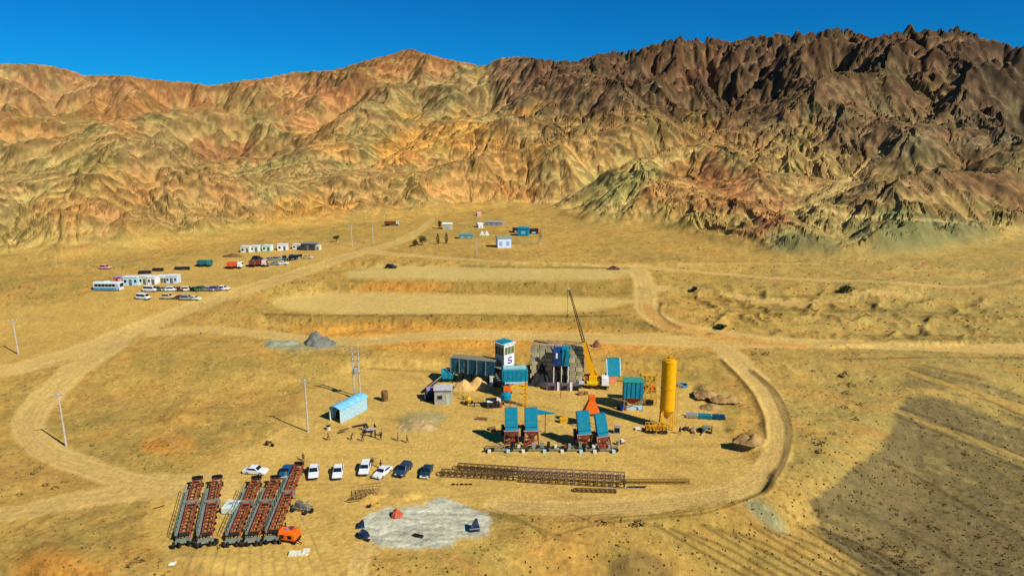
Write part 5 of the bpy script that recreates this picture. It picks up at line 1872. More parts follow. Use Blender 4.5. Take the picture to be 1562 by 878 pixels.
# small yellow mixer
p = gp(714, 616)
t = thing('small_mixer', 'small yellow wheeled concrete mixer between the grey room and the mixer drum', 'concrete mixer', p, R(-25))
MB().tube((0, -.5, 1.2), (0, .1, .9), .3, .62, n=12).tube((0, .1, .9), (0, .6, .65), .62, .35, n=12).build('drum', YEL2, t)
legs(MB(), 1.0, 1.2, .3, 1.0, .12).bar((-.6, -.2, 1.0), (.6, -.2, 1.0), .1).build('frame', YEL2, t)
for s_ in (-1, 1):
    MB().tube((s_ * .6 - .06, .4, .35), (s_ * .6 + .06, .4, .35), .35, n=12).build('wheel', TYRE, t)
MB().box(.0, -.7, .2, .5, .3, .5).build('motor', DARK, t)

# low dark hopper with white trough beside the drum
p = gp(750, 620)
t = thing('scoop_hopper', 'dark low hopper with a white trough left of the turquoise drum', 'hopper', p, R(8))
MB().prism([(-.8, 0), (.8, 0), (1.0, 1.4), (-1.0, 1.1)], -1.0, 1.4).build('hopper_shell', DARK, t)
MB().box(-.4, -.3, 1.15, 1.1, .7, .1, (('Y'), .12)).build('trough', WHITE, t)
MB().bar((-1.0, 0, .9), (-3.6, .3, .9), .22, .2).build('boom', DARK, t)
MB().bar((-3.2, .3, 0), (-3.2, .3, .9), .14).build('prop', DARK, t)

# block retaining wall
p0, p1 = gp(806, 588), gp(893, 592)
d = p1 - p0
t = thing('block_wall', 'high wall of rough grey stone blocks behind the crane', 'wall', p0, math.atan2(d.y, d.x))
L_ = math.hypot(d.x, d.y)
zt_ = top_z(p0, 529)
rowh = .86
nr = int(zt_ / rowh) + 1
rs = np.random.RandomState(4)
blk = []
stone_mats = [CONC2, mat('brown_block_stone', (164, 148, 108), .95, 0, .25, 1.2, .5), mat('pale_block_stone', (186, 176, 138), .95, 0, .25, 1.2, .5)]
for i, sm in enumerate(stone_mats):
    o = MB().box(0, 0, 0, 1.42, 1.0, rowh - .02, taper=.98).build('stone_block', sm, t, bevel=.05)
    blk.append(o)
first = [True] * 3
for r_ in range(nr):
    nb = int(L_ / 1.44)
    for k in range(nb):
        x = (k + .5 + (.3 if r_ % 2 else 0.1)) * L_ / (nb + .5)
        i = rs.randint(3)
        if first[i]:
            o = blk[i]; first[i] = False
        else:
            o = blk[i].copy(); COL.objects.link(o); o.parent = t
        o.location = (x, 1.0 + r_ * .12 + rs.uniform(-.07, .07), -.3 + r_ * rowh)
        o.rotation_euler = (0, 0, rs.uniform(-.04, .04))
f = MB().prism([(1.0, -.4), (6.5, -.4), (6.5, zt_ - .4), (2.0, zt_ - .5)], .5, L_ - .5)
f.build('backfill', EPILE, t)

# feeding unit against the wall
p = gp(856, 590)
za, zb = top_z(p, 556), top_z(p, 529)
t = thing('feed_hopper', 'turquoise and navy feed hopper on white posts in front of the block wall', 'hopper', p, R(-6))
MB().prism([(-.8, za), (.8, za), (1.0, zb), (-1.0, zb - .4)], .1, 1.5).build('hopper_side', CYAN, t)
MB().prism([(-.9, za), (.7, za), (.7, zb - .2), (-.9, zb - 1.0)], -1.7, 0.0).build('hopper_body', mat('navy_paint', (22, 58, 110), .5, 0, .3, 2, .2), t)
MB().bar((-2.2, -.3, zb + .1), (-.3, -.6, za - .4), .22, .3).bar((.9, -1.0, zb + .2), (.5, -.9, za + .3), .16).build('chute', DARK, t)
MB().box(-.95, -.95, za + 1.6, .35, .08, 1.1).build('white_plate', WHITE, t)
for x in (-1.5, .0, 1.4):
    MB().box(x, -.6, 0, .2, .2, za).build('post', CREAM, t)
for x in (-.75, .7):
    MB().box(x, .1, 0, .9, .6, za - .2).build('dark_bay', DARK, t)
p = gp(861, 595)
t = thing('barrier_row', 'row of dark grey low boxes between white posts at the foot of the block wall', 'barrier', p, R(-2))
for k, x in enumerate((-2.6, -.1, 2.2)):
    MB().box(x, .3, 0, 2.0 if k < 2 else 1.2, .9, 1.35).build('bay_box', mat('violet_grey_sheet', (92, 84, 92), .7, 0, .3), t)
    MB().box(x, -.18, .1, 1.2, .08, .9).build('opening', DARK, t)
for x in (-1.25, 1.3):
    MB().box(x, -.1, 0, .42, .42, 1.7).build('post', WHITE, t)

# truck crane
p = gp(907, 592)
t = thing('truck_crane', 'yellow truck crane with white cab and long boom leaning left over the yard', 'crane', p, R(-4))
ch = MB().box(.1, .6, .7, 4.6, 1.9, .35)
ch.build('chassis', YEL2, t)
MB().box(-.3, .5, 1.05, 2.6, 1.8, .55).build('deck', mat('lime_yellow_paint', (226, 206, 30), .5, 0, .1, 2, .2), t)
MB().box(-.4, .5, 1.6, 1.6, 1.5, 1.1).build('turntable', YEL, t, bevel=.06)
MB().box(-1.5, .6, 1.5, .9, 1.4, .9).build('counterweight', mat('brown_orange_paint', (170, 90, 40), .6), t)
cb = MB().prism([(-.9, .9), (.9, .9), (.9, 2.6), (-.8, 2.6), (-.9, 1.7)], 1.3, 2.7).build('cab', WHITE, t, bevel=.06)
MB().box(2.0, -.36, 1.75, 1.1, .08, .6).build('windscreen', GLASS, cb)
MB().box(2.73, .2, 1.75, .08, 1.0, .6).build('side_window', GLASS, cb)
for x in (-2.5, 2.6):
    for y in (-.7, 1.9):
        MB().box(x, y, .0, .25, .25, .8).build('outrigger', GALV, t)
    MB().box(x, .6, .6, .3, 3.0, .2).build('outrigger_beam', DARK, t)
for x in (-1.8, -1.0, .6, 2.0):
    for y in (-.45, 1.65):
        MB().tube((x, y - .12, .42), (x, y + .12, .42), .42, n=12).build('wheel', TYRE, t)
MB().box(-2.6, .3, .9, 1.1, 1.2, .6).build('tool_box', mat('lilac_white_paint', (206, 200, 208), .5), t)
# boom: from turntable to the tip seen at (868, 440)
tipz = top_z(p, 441)
xt, yt_, zt2 = raydir(868, 441)
k_ = (p.y + .5) / yt_
tip = Matrix.Rotation(R(4), 3, 'Z') @ (Vector((xt * k_, yt_ * k_, CH + zt2 * k_)) - p)
foot_ = Vector((-.3, .5, 2.4))
m1 = foot_.lerp(tip, .40)
m0 = foot_.lerp(tip, .22)
MB().bar(foot_, m0, .85, .95).build('boom_base', YEL, t)
MB().bar(m0, m1, .6, .7).build('boom_section', YEL, t)
d_ = (tip - m1).normalized()
side = d_.cross(Vector((0, 1, 0))).normalized(); fw = Vector((0, 1, 0))
f = MB()
Lb = (tip - m1).length
for i in (-1, 1):
    for j_ in (-1, 1):
        o_ = side * (.26 * i) + fw * (.26 * j_)
        f.bar(m1 + o_, tip + o_ * .35, .11)
nn = 22
for k in range(nn):
    a_ = m1 + d_ * (Lb * k / nn); b2 = m1 + d_ * (Lb * (k + 1) / nn)
    s0 = 1 - .65 * k / nn; s1_ = 1 - .65 * (k + 1) / nn
    for j_ in (-1, 1):
        f.bar(a_ + (side * .26 + fw * (.26 * j_)) * s0, b2 + (side * -.26 + fw * (.26 * j_)) * s1_, .07)
        f.bar(a_ + (side * (.26 * j_) - fw * .26) * s0, b2 + (side * (.26 * j_) + fw * .26) * s1_, .07)
f.build('boom_lattice', DARK, t)
MB().bar(foot_ + Vector((.95, -.1, .0)), foot_.lerp(tip, .2) + Vector((.3, 0, 0)), .28).build('ram', YEL2, t)
MB().bar(foot_ + side * -.55, foot_.lerp(tip, .4) + side * -.45, .14).build('boom_dark_rail', DARK, t)  # dark bar running alongside the lower boom
MB().tube(tip + Vector((-.15, 0, 0)), tip + Vector((.15, 0, 0)), .4, n=12).build('sheave', GALV, t)
f = MB().tube(tip + Vector((-.25, -.1, 0)), tip + Vector((-.25, -.1, -5.2)), .035, n=5)
f.build('hoist_rope', DARK, t)
MB().box(tip.x - .25, tip.y - .1, tip.z - 5.7, .28, .22, .5).build('hook_block', BROWN, t)

# turquoise skips and hoppers on the right
p = gp(935, 582)
za, zb = top_z(p, 572), top_z(p, 548)
t = thing('skip_bin', 'turquoise tilted skip on pink and orange base right of the crane', 'skip', p, R(8))
MB().prism([(-.5, za), (.9, za), (1.3, zb), (.3, zb + .1)], -1.25, 1.25).build('skip_body', CYAN, t)
for x in (-1.4, 1.4):
    MB().bar((x, -.5, za), (x, .4, zb + .1), .2).build('side_arm', PALE, t)
MB().box(-.3, 0, 0, 1.6, 1.0, za - .1).build('base', mat('pink_primer', (214, 130, 104), .7), t)
MB().bar((.8, 0, za), (2.8, -.5, .3), .3, .3).build('feed_arm', YEL2, t)
MB().box(-1.3, .2, za - .5, .6, .6, .9).build('winch', RUST2, t)

p = gp(965, 625)
za, zb, zk = top_z(p, 606), top_z(p, 582), top_z(p, 617)
t = thing('charging_hopper', 'large turquoise square hopper with rusty funnel left of the yellow silo', 'hopper', p, R(-3))
MB().box(0, .8, za, 3.5, 2.6, zb - za).build('hopper_box', CYAN, t)
for x in (-1.2, -.4, .4, 1.2):
    MB().box(x, -.54, za + .05, .1, .08, zb - za - .1).build('rib', mat('blue_rib', (10, 90, 150), .5), t)
MB().box(0, .8, zb, 3.7, 2.8, .12).build('rim', mat('green_rim', (40, 150, 130), .5), t)
funnel(MB(), 3.2, 2.3, za - .01, zk, .9, .8, .8).build('funnel', mat('orange_red_primer', (176, 74, 36), .7, 0, .3), t)
legs(MB(), 3.2, 2.3, 0, za, .16, .1, .8).bar((-1.6, -.35, .3), (1.6, -.35, za - .3), .09).build('legs', STEEL, t)
MB().box(.2, .6, .0, 3.6, .9, .5).build('scale_frame', PALE, t)

# yellow screw lattice tower between hopper and silo
p = gp(989, 618)
zt_ = top_z(p, 573)
t = thing('yellow_gantry', 'yellow lattice gantry full of pipes between the turquoise hopper and the silo', 'gantry', p, R(-8))
f = MB()
for x in (-1.6, -.5, .6, 1.6):
    for y in (0, 1.6):
        f.bar((x, y, 0), (x * .8 - .3, y, zt_), .14)
for k in range(5):
    z_ = zt_ * (k + .6) / 5
    f.bar((-1.7, 0, z_), (1.4, 0, z_), .12).bar((-1.7, 1.6, z_), (1.4, 1.6, z_), .12)
    f.bar((-1.6, 0, z_ - .8), (-.5, 0, z_), .1).bar((.6, 0, z_ - .8), (1.5, 0, z_), .1).bar((-.5, 0, z_), (.6, 0, z_ - .8), .1)
f.build('lattice', YEL2, t)
MB().tube((-2.0, -.2, .6), (1.6, .4, zt_ + .2), .24, n=10).build('screw_pipe', YEL2, t)
MB().box(.1, .8, zt_ * .45, 2.2, 1.4, .9).build('orange_box', ORA, t)
MB().box(-.2, .8, zt_ - .5, 2.6, 1.4, .5).build('top_box', YEL2, t)
MB().box(.2, -.1, .4, 1.4, .5, .8).build('dark_motor', DARK, t)

# the yellow silo
p = gp(1017, 655)
zs0, zs1 = top_z(p, 634), top_z(p, 551)
t = thing('cement_silo', 'tall bright yellow cylindrical silo standing on a yellow framed base', 'silo', p, 0)
rr = 1.22
MB().tube((0, .6, zs0 + 1.0), (0, .6, zs1), rr, n=36, cap=True).build('shell', YEL, t)
MB().tube((0, .6, zs1), (0, .6, zs1 + .35), rr, rr * .55, n=36).build('roof_cone', YEL, t)
MB().tube((0, .6, zs0 + 1.0), (0, .6, zs0 - .6), rr, .3, n=24).build('funnel', YEL2, t)
for z_ in (zs0 + 1.3, (zs0 + zs1) / 2, zs1 - .25):
    MB().tube((0, .6, z_), (0, .6, z_ + .1), rr + .06, n=36).build('band', YEL2, t)
legs(MB(), 1.7, 1.7, 0, zs0 + 1.1, .2, .15, .6).bar((-1, -.3, .3), (1, -.3, zs0), .1).bar((1, -.3, .3), (-1, -.3, zs0), .1).build('legs', YEL, t)
f = MB()
f.bar((rr + .1, .4, .3), (rr + .1, .4, zs1 + .3), .07).bar((rr + .5, .4, .3), (rr + .5, .4, zs1 + .3), .07)
for k in range(22):
    z_ = .5 + (zs1 - .3) * k / 22
    f.bar((rr + .1, .4, z_), (rr + .5, .4, z_), .05)
for k in range(9):
    z_ = 2.4 + (zs1 - 2.6) * k / 9
    f.bar((rr + .1, .1, z_), (rr + .8, .1, z_), .05).bar((rr + .8, .1, z_), (rr + .8, .8, z_), .05)
f.build('ladder', YEL2, t)
MB().box(.2, .6, zs1 + .3, .6, .6, .5).build('filter', YEL2, t)
f = MB()
for k in range(8):
    a0, a1 = math.pi * 2 * k / 8, math.pi * 2 * (k + 1) / 8
    for z_ in (.35, .8):
        f.bar((1.15 * math.cos(a0), .6 + 1.15 * math.sin(a0), zs1 + z_), (1.15 * math.cos(a1), .6 + 1.15 * math.sin(a1), zs1 + z_), .05)
    f.bar((1.15 * math.cos(a0), .6 + 1.15 * math.sin(a0), zs1), (1.15 * math.cos(a0), .6 + 1.15 * math.sin(a0), zs1 + .8), .05)
f.build('guard_rail', YEL2, t)

p = gp(1001, 660)
t = thing('silo_pump_frame', 'low yellow wheeled pump frame at the left foot of the silo', 'machine', p, R(-3))
f = MB().box(0, .4, .5, 3.6, 1.2, .18)
for k in range(7):
    x = -1.7 + .57 * k
    f.bar((x, -.2, .1), (x, -.2, 1.5), .09).bar((x, 1.0, .1), (x, 1.0, 1.5), .09)
    if k < 6:
        f.bar((x, -.2, .6), (x + .57, -.2, 1.5), .08)
f.box(0, -.2, 1.45, 3.5, .1, .1).box(0, 1.0, 1.45, 3.5, .1, .1)
f.build('frame', YEL2, t)
for k, x in enumerate((-1.2, -.3, .6, 1.4)):
    MB().tube((x, -.1, .9), (x, .9, .9), .34, n=12).build('tank', YEL if k % 2 else ORA, t)
for x in (-1.3, -.6, .9, 1.5):
    MB().tube((x, -.45, .35), (x, -.25, .35), .34, n=12).build('wheel', TYRE, t)

# four dosing bins on a long frame
def dosing_bin(u_, v_, label, tilt, w=2.1, nozzle=False):
    p_ = gp(u_, v_)
    za_, zb_ = top_z(p_, v_ - 22), top_z(p_, v_ - 52)
    t_ = thing('dosing_bin', label, 'dosing bin', p_, R(tilt), 'turquoise dosing bins in the yard')
    MB().prism([(-.75, za_), (.55, za_), (1.0, zb_), (.15, zb_ + .15)], -w / 2, w / 2).build('cover', CYAN, t_, bevel=.06)
    for k in range(3):
        MB().bar((-w / 2, -.62 + .28 * k + .02, za_ + .6 + .95 * k), (w / 2, -.62 + .28 * k + .02, za_ + .6 + .95 * k), .07, .07).build('seam', TEAL, t_)
    funnel(MB(), w + .2, 1.6, za_ - .01, za_ - 1.2, .8, .7, -.05).build('funnel', RUST, t_)
    MB().box(0, -.05, za_ - .05, w + .4, 1.7, .12).build('rim', mat('pink_grey_rim', (170, 140, 140)), t_)
    legs(MB(), w, 1.4, 0, za_ - .1, .18, .15).bar((-w / 2, -.7, .2), (w / 2, -.7, za_ - .4), .1).build('legs', RUST2, t_)
    MB().box(0, -.1, .35, 1.1, .9, .7).build('gate_box', RUST, t_)
    MB().box(-w / 2 - .35, .3, za_ * .3, .5, .9, za_ * .9).build('side_cabinet', DARK, t_)
    return t_


dosing_bin(780, 676, 'leftmost turquoise bin of the four standing on rusty legs', 2)
dosing_bin(810, 676, 'second turquoise bin from the left, beside the flat turquoise spout', 3)
dosing_bin(892, 681, 'third turquoise bin from the left, below the orange hopper', 5).rotation_euler[1] = R(-4)
dosing_bin(921, 684, 'rightmost turquoise bin of the four, lower and steeper than its neighbour', 8, 1.8).rotation_euler[1] = R(-7)
p = gp(828, 662)
t = thing('spout_cover', 'flat turquoise spout pointing right from behind the second bin', 'spout', p, R(-2))
zz_ = top_z(p, 633)
MB().add([(-1.6, 0, zz_), (2.0, .4, zz_ + .1), (-1.6, 1.5, zz_ + .1), (-1.6, 0, zz_ + .5), (2.0, .4, zz_ + .3), (-1.6, 1.5, zz_ + .6)],
         [(0, 1, 4, 3), (1, 2, 5, 4), (2, 0, 3, 5), (3, 4, 5), (2, 1, 0)]).build('spout_shell', CYAN, t)
MB().bar((-1.2, .6, 0), (-1.2, .6, zz_), .16).bar((.4, .6, 0), (.4, .6, zz_), .14).build('props', RUST2, t)
t = thing('yellow_crate', 'small yellow crate on the ground between the two pairs of bins', 'crate', gp(860, 644), 0)
MB().box(0, 0, 0, 1.4, .8, .8).build('crate_body', YEL2, t, bevel=.04)
MB().box(0, 0, .8, 1.46, .86, .08).build('lid', YEL, t)

p = gp(902, 652)
za, zb = top_z(p, 629), top_z(p, 606)
t = thing('orange_hopper', 'orange roofed hopper with a neck on top behind the right pair of bins', 'hopper', p, R(3))
funnel(MB(), 1.1, .9, zb - .6, za, 2.9, 1.8, .3).build('cone', ORA, t)
MB().box(0, .3, zb - .6, 1.1, .9, .9).build('neck', ORA, t, bevel=.04)
MB().box(0, .3, za - .6, 1.0, .8, .6).build('throat', mat('tan_steel', (206, 150, 90), .6), t)
legs(MB(), 2.4, 1.5, 0, za, .14, .1, .3).build('legs', RUST2, t)

p = gp(842, 688)
t = thing('chassis_beam', 'long low trailer chassis with pale jacks under the four turquoise bins', 'trailer', p, R(-.5))
f = MB().box(0, 0, .25, 21.5, .16, .18).box(0, 1.2, .25, 21.5, .16, .18)
for k in range(16):
    f.box(-10.4 + 1.39 * k, .6, .3, .12, 1.2, .1)
f.build('frame', STEEL, t)
rs = np.random.RandomState(8)
for k, x in enumerate((-10, -7.0, -4.6, -1.2, 1.6, 4.6, 6.8, 9.8)):
    MB().box(x, -.4, 0, .5, .5, .45).build('jack_pad', PALE if k % 2 else CREAM, t)
    MB().tube((x + .5, -.15, .32), (x + .5, .1, .32), .32, n=12).build('wheel', TYRE, t)
for k in range(14):
    x = -6.5 + 1.2 * k + rs.uniform(-.3, .3)
    MB().box(x, .7, .42, rs.uniform(.3, .8), .6, rs.uniform(.3, .9)).build('fitting', [DARK, CREAM, RUST2, GALV, STEEL][k % 5], t)
MB().bar((-11.0, -.3, .2), (-9.4, .1, .6), .14).build('drawbar', DARK, t)

# turquoise pipe parts at the right
t = thing('pipe_coil', 'turquoise coiled hose lying right of the silo top', 'hose coil', gp(1040, 589), 0)
f = MB()
for q_ in range(2):
    for k in range(16):
        a0, a1 = 2 * math.pi * k / 16, 2 * math.pi * (k + 1) / 16
        f.tube((1.1 * math.cos(a0), .9 * math.sin(a0), .15 + .25 * q_), (1.1 * math.cos(a1), .9 * math.sin(a1), .15 + .25 * q_), .14, n=6)
f.build('coil', mat('blue_hose', (30, 120, 150), .5), t)
p0, p1 = gp(1046, 636), gp(1106, 639)
d = p1 - p0
t = thing('turquoise_chute', 'long turquoise chute lying at the right edge of the yard', 'chute', p0 + Vector((0, 0, .05)), math.atan2(d.y, d.x))
L_ = d.length
for i, (a_, b2) in enumerate(((.0, .3), (.32, .66), (.68, 1.0))):
    MB().prism([(-.45, .1), (.45, .1), (.6, .75), (.5, .75), (.38, .2), (-.38, .2), (-.5, .75), (-.6, .75)], L_ * a_, L_ * b2).build('trough', (GALV, CYAN, TEAL)[i], t)
for k in range(4):
    MB().box(L_ * (.1 + .25 * k), 0, 0, .2, 1.3, .1).build('sleeper', WOOD, t)
t = thing('scrap_gear', 'brown and grey loose machine parts below the turquoise chute, nearest the silo', 'machine parts', gp(1056, 656), R(20))
for k, (x, y, sz, m) in enumerate([(-1.0, .6, .7, DARK), (-.2, -.3, .8, EPILE), (.5, .3, .6, GALV), (-.6, -1.0, .5, BROWN), (.2, 1.0, .5, YEL2)]):
    MB().box(x, y, 0, sz * 1.4, sz, sz * .7, taper=.7).build('part_box', m, t)
MB().tube((.9, -.8, .3), (1.2, -.8, .3), .45, n=12).build('reel', DARK, t)
t = thing('wheel_frame', 'grey frame with two big wheels right of the loose machine parts', 'trailer', gp(1077, 659), R(-15))
for x in (-.7, .8):
    MB().tube((x, -.1, .6), (x + .18, -.1, .6), .6, n=14).build('wheel', mat('worn_tyre', (70, 66, 58), .9), t)
MB().box(.05, 0, .55, 1.5, .14, .14).bar((.05, 0, .6), (-.8, -1.6, .2), .12).box(0, .5, .55, 1.2, .9, .4).build('frame', STEEL, t)
t = thing('white_rag', 'small pale sack lying alone near the bottom left', 'sack', gp(262, 860), R(10))
MB().box(0, 0, 0, .9, .5, .25, taper=.6).build('sack_body', CREAM, t, bevel=.05)
MB().box(.4, .1, .12, .2, .25, .16).build('tied_end', CREAM, t)
t = thing('loose_bar', 'thin dark bar lying on the ground left of the rusty ramps', 'steel bar', gp(233, 776), R(15))
MB().bar((0, 0, .06), (1.4, .5, .12), .09).build('bar', DARK, t)
t = thing('tool_post', 'small dark stake leaning in front of the two left ramps', 'stake', gp(333, 838), 0)
MB().bar((0, 0, 0), (.35, .3, .9), .1).build('stake_body', BROWN, t)
MB().box(.2, -.1, 0, .3, .3, .16).build('foot_plate', mat('dull_yellow', (190, 160, 60)), t)
def clutter(nm, label, cat, u_, v_, rz, items):
    t_ = thing(nm, label, cat, gp(u_, v_), R(rz))
    for (pn, x, y, z, a_, b_, c_, m_) in items:
        if pn == 'drum':
            MB().tube((x, y, z), (x, y, z + c_), a_ / 2, n=12).build(pn, m_, t_)
        else:
            MB().box(x, y, z, a_, b_, c_).build(pn, m_, t_)


clutter('pallet_stack', 'small stack of timber pallets left of the leftmost turquoise bin', 'pallets', 751, 655, 12, [('pallet', 0, 0, .0, 1.1, .9, .14, WOOD), ('pallet', .05, .04, .16, 1.1, .9, .14, WOOD), ('pallet', -.04, 0, .32, 1.1, .9, .14, WOOD)])
clutter('cable_box', 'grey control box with dark panel right of the rightmost turquoise bin', 'control box', 941, 660, -8, [('box', 0, 0, 0, 1.1, .8, 1.3, GALV), ('panel', 0, -.42, .3, .8, .06, .8, DARK)])
clutter('spare_parts', 'rusty and pale spare parts on the ground at the right end of the chassis', 'machine parts', 947, 676, 20, [('plate', 0, 0, 0, 1.2, .7, .2, RUST2), ('block', .4, .3, .2, .5, .5, .4, CREAM), ('drum', -.7, -.3, 0, .6, 0, .7, STEEL)])
clutter('oil_drums', 'three small drums standing below the turquoise square hopper', 'drums', 948, 626, 0, [('drum', 0, 0, 0, .6, 0, .85, BLUE), ('drum', .7, .2, 0, .6, 0, .85, RUST), ('drum', -.5, .6, 0, .6, 0, .85, DARK)])
clutter('formwork_stack', 'stack of brown boards on the yard between the grey room and the left bins', 'boards', 735, 640, -12, [('board', 0, 0, .13 * k, 2.0, .5 - .03 * k, .1, WOOD) for k in range(4)])
clutter('crate_pair', 'two wooden crates lying by the block wall foot just left of the crane', 'crates', 886, 602, 6, [('crate', 0, 0, 0, .9, .8, .7, WOOD), ('crate', 1.1, .2, 0, .7, .7, .6, WOOD)])
clutter('cement_bags', 'pale cement bags piled left of the yellow pump frame', 'bags', 972, 655, 10, [('bag', .0, 0, 0, 1.0, .6, .2, GREYW), ('bag', .1, .1, .2, .9, .6, .2, CREAM), ('bag', .95, .1, 0, .8, .6, .2, GREYW)])
clutter('board_pile', 'dark boards scattered in front of the blue-roofed shed', 'boards', 523, 657, 35, [('board', 0, 0, 0, 2.0, .3, .1, WOOD), ('board', .4, .5, 0, 1.8, .25, .1, BROWN), ('board', -.5, -.4, .0, 1.4, .25, .1, DARK)])
clutter('pipe_bundle', 'bundle of dark pipes behind the gathered people', 'pipes', 549, 650, 25, [('pipe', 0, .18 * k, .0, 2.6, .13, .13, DARK) for k in range(4)])
print('plant', round(time.time() - T0, 1))

# ------------------------------------------------------------------ camp on the left
G1 = 'vehicles lined up in front of the left camp'


def cabin(u0, u1, vb, vt, m, label, group, roof=None, win=2, name='site_cabin', cat='site cabin', depth=2.4, rz=0):
    a_, b2 = gp(u0, vb), gp(u1, vb)
    L_ = (b2 - a_).length
    t_ = thing(name, label, cat, (a_ + b2) / 2, math.atan2(b2.y - a_.y, b2.x - a_.x) + R(rz), group)
    h = top_z((a_ + b2) / 2, vt) * .86
    MB().box(0, depth / 2, -.2, L_ - .1, depth, h + .2).build('wall', m, t_)
    MB().box(0, depth / 2, h, L_ + .1, depth + .3, .14).build('roof', roof or WHITE, t_)
    n_ = win + 1
    for k in range(n_):
        x = -L_ / 2 + L_ * (k + .5) / n_
        if k == 1 or n_ == 1:
            MB().box(x, -.03, 0, .8, .08, h * .75).build('door', mat('grey_door', (96, 104, 104)), t_)
        else:
            w_ = MB().box(x, -.03, h * .4, L_ / n_ * .45, .08, h * .3).build('window', GLASS, t_)
            MB().box(x, -.07, h * .36, L_ / n_ * .5, .06, .06).build('sill', GALV, w_)
    return t_


SC_ = 'white site cabins of the left camp'
cabin(188, 211, 435, 421, PALE, 'pale blue site cabin at the left end of the camp beside the red booth', SC_)
cabin(212, 224, 434, 420, mat('greenish_white', (206, 216, 190), .5), 'greenish white site cabin, second from the left of the near camp row', SC_, win=1)
cabin(225, 237, 434, 421, WHITE, 'bright white site cabin in the middle of the near camp row', SC_, win=1)
cabin(239, 250, 431, 420, CREAM, 'cream site cabin just left of the gap in the near camp row', SC_, win=1)
cabin(253, 271, 432, 419, mat('blue_white_paint', (196, 212, 224), .5), 'blue white cabin with cream end at the right end of the near camp row', SC_)
SD_ = 'white container cabins along the road'
for u0, u1, vb, vt, m, lb in [(367, 381, 385, 375, CREAM, 'cream container cabin at the left end of the far white row'),
                              (382, 394, 384, 374, mat('mint_white', (208, 226, 210), .5), 'mint white container cabin, second in the far white row'),
                              (400, 413, 383, 373.5, mat('mint_bright', (190, 232, 208), .5), 'bright mint container cabin between two dark gaps'),
                              (423, 438, 382, 371.5, WHITE, 'bright white container cabin right of the narrow dark gap'),
                              (446, 458, 380, 372, mat('cream_grey', (206, 210, 190), .5), 'greyish cream cabin just left of the black garage')]:
    cabin(u0, u1, vb, vt, m, lb, SD_, win=1)
cabin(459, 480, 382, 370, mat('dark_grey_sheet', (60, 58, 64), .7), 'black open-fronted garage at the right end of the far white row', None, mat('grey_roof_sheet', (130, 132, 128), .7), 2, 'garage', 'garage', 3)
cabin(481, 488, 381, 374, CREAM, 'tiny cream cabin right of the black garage', None, None, 0, 'site_cabin', 'site cabin', 1.6)

# red booth and flag
p = gp(180, 436)
t = thing('guard_booth', 'red and orange guard booth with pink side behind the bus', 'guard booth', p, R(5))
MB().box(-.5, .8, 0, 1.2, 1.5, 2.6).build('wall', mat('orange_red_paint', (224, 84, 30), .5), t)
MB().box(.5, .8, 0, .9, 1.4, 2.2).build('side_wing', PINK, t)
MB().box(-.1, -.0, .3, .5, .1, 1.9).build('door', mat('maroon_door', (110, 20, 16), .5), t)
MB().box(.0, .8, 2.62, 2.3, 1.8, .12).build('roof', mat('lilac_roof', (170, 150, 190), .6), t)
MB().bar((.9, .5, 0), (.9, .5, 3.6), .1).build('flag_pole', GALV, t)
# bus
p = gp(163, 444)
t = thing('coach_bus', 'white and blue bus parked at the left end of the camp', 'bus', p, R(-2))
Lb, Wb, Hb = 7.6, 2.0, 2.55
bd = MB().prism([(0, .3), (Wb, .3), (Wb, Hb - .15), (Wb - .15, Hb), (.15, Hb), (0, Hb - .15)], -Lb / 2, Lb / 2).build('body', mat('bus_white', (206, 226, 228), .4), t, bevel=.05)
MB().box(0, -.03, .35, Lb - .3, .06, .7).build('lower_stripe', mat('bus_blue', (60, 132, 170), .4), t)
for k in range(6):
    MB().box(-Lb / 2 + .9 + 1.0 * k, -.03, 1.35, .88, .06, .75).build('side_window', GLASS, t)
MB().box(Lb / 2 + .02, Wb / 2, 1.2, .06, Wb - .3, .95).build('windscreen', GLASS, t)
MB().box(Lb / 2 - .7, -.03, .5, .7, .08, 1.6).build('door', mat('lilac_door', (170, 176, 206), .4), t)
for x in (-Lb / 2 + 1.5, Lb / 2 - 1.6):
    for y in (0.1, Wb - .1):
        w = MB().tube((x, y - .14, .42), (x, y + .14, .42), .42, n=12).build('wheel', TYRE, t)
        MB().tube((x, y - .17, .42), (x, y + .17, .42), .22, n=8).build('rim', GALV, w)
MB().box(-.5, Wb / 2, Hb, 1.4, 1.0, .18).build('roof_unit', WHITE, t)

# the long row of cars
row = [(230, 444, WHITE, 'van', 'white van, first vehicle at the left of the long camp row'),
       (240, 443, mat('green_car_paint', (60, 96, 62), .4), 'sedan', 'dull green car, second in the long camp row'),
       (252, 443, SILVER, 'sedan', 'silver car, third in the long camp row'),
       (263, 443.5, WHITE, 'suv', 'white car in the long camp row right of the silver one'),
       (273, 443.5, mat('maroon_car_paint', (86, 40, 52), .4), 'sedan', 'maroon car in the middle of the long camp row'),
       (286, 443.5, CREAM, 'suv', 'cream car just right of the maroon one in the camp row'),
       (297, 443.5, BLACKC, 'sedan', 'black car in the right half of the long camp row'),
       (308, 443, mat('moss_car_paint', (66, 110, 66), .4), 'suv', 'moss green car in the right half of the long camp row'),
       (319, 443, SILVER, 'sedan', 'silver car third from the right end of the long camp row'),
       (329, 443, mat('violet_car_paint', (110, 96, 132), .4), 'suv', 'greyish violet car second from the right end of the long camp row'),
       (340, 442.5, WHITE, 'pickup', 'white pickup at the right end of the long camp row')]
for u_, v_, m, k_, lb in row:
    car(k_, m, u_, v_, random.choice([80, 84, 96, 100]) if k_ != 'pickup' else 92, lb, G1)
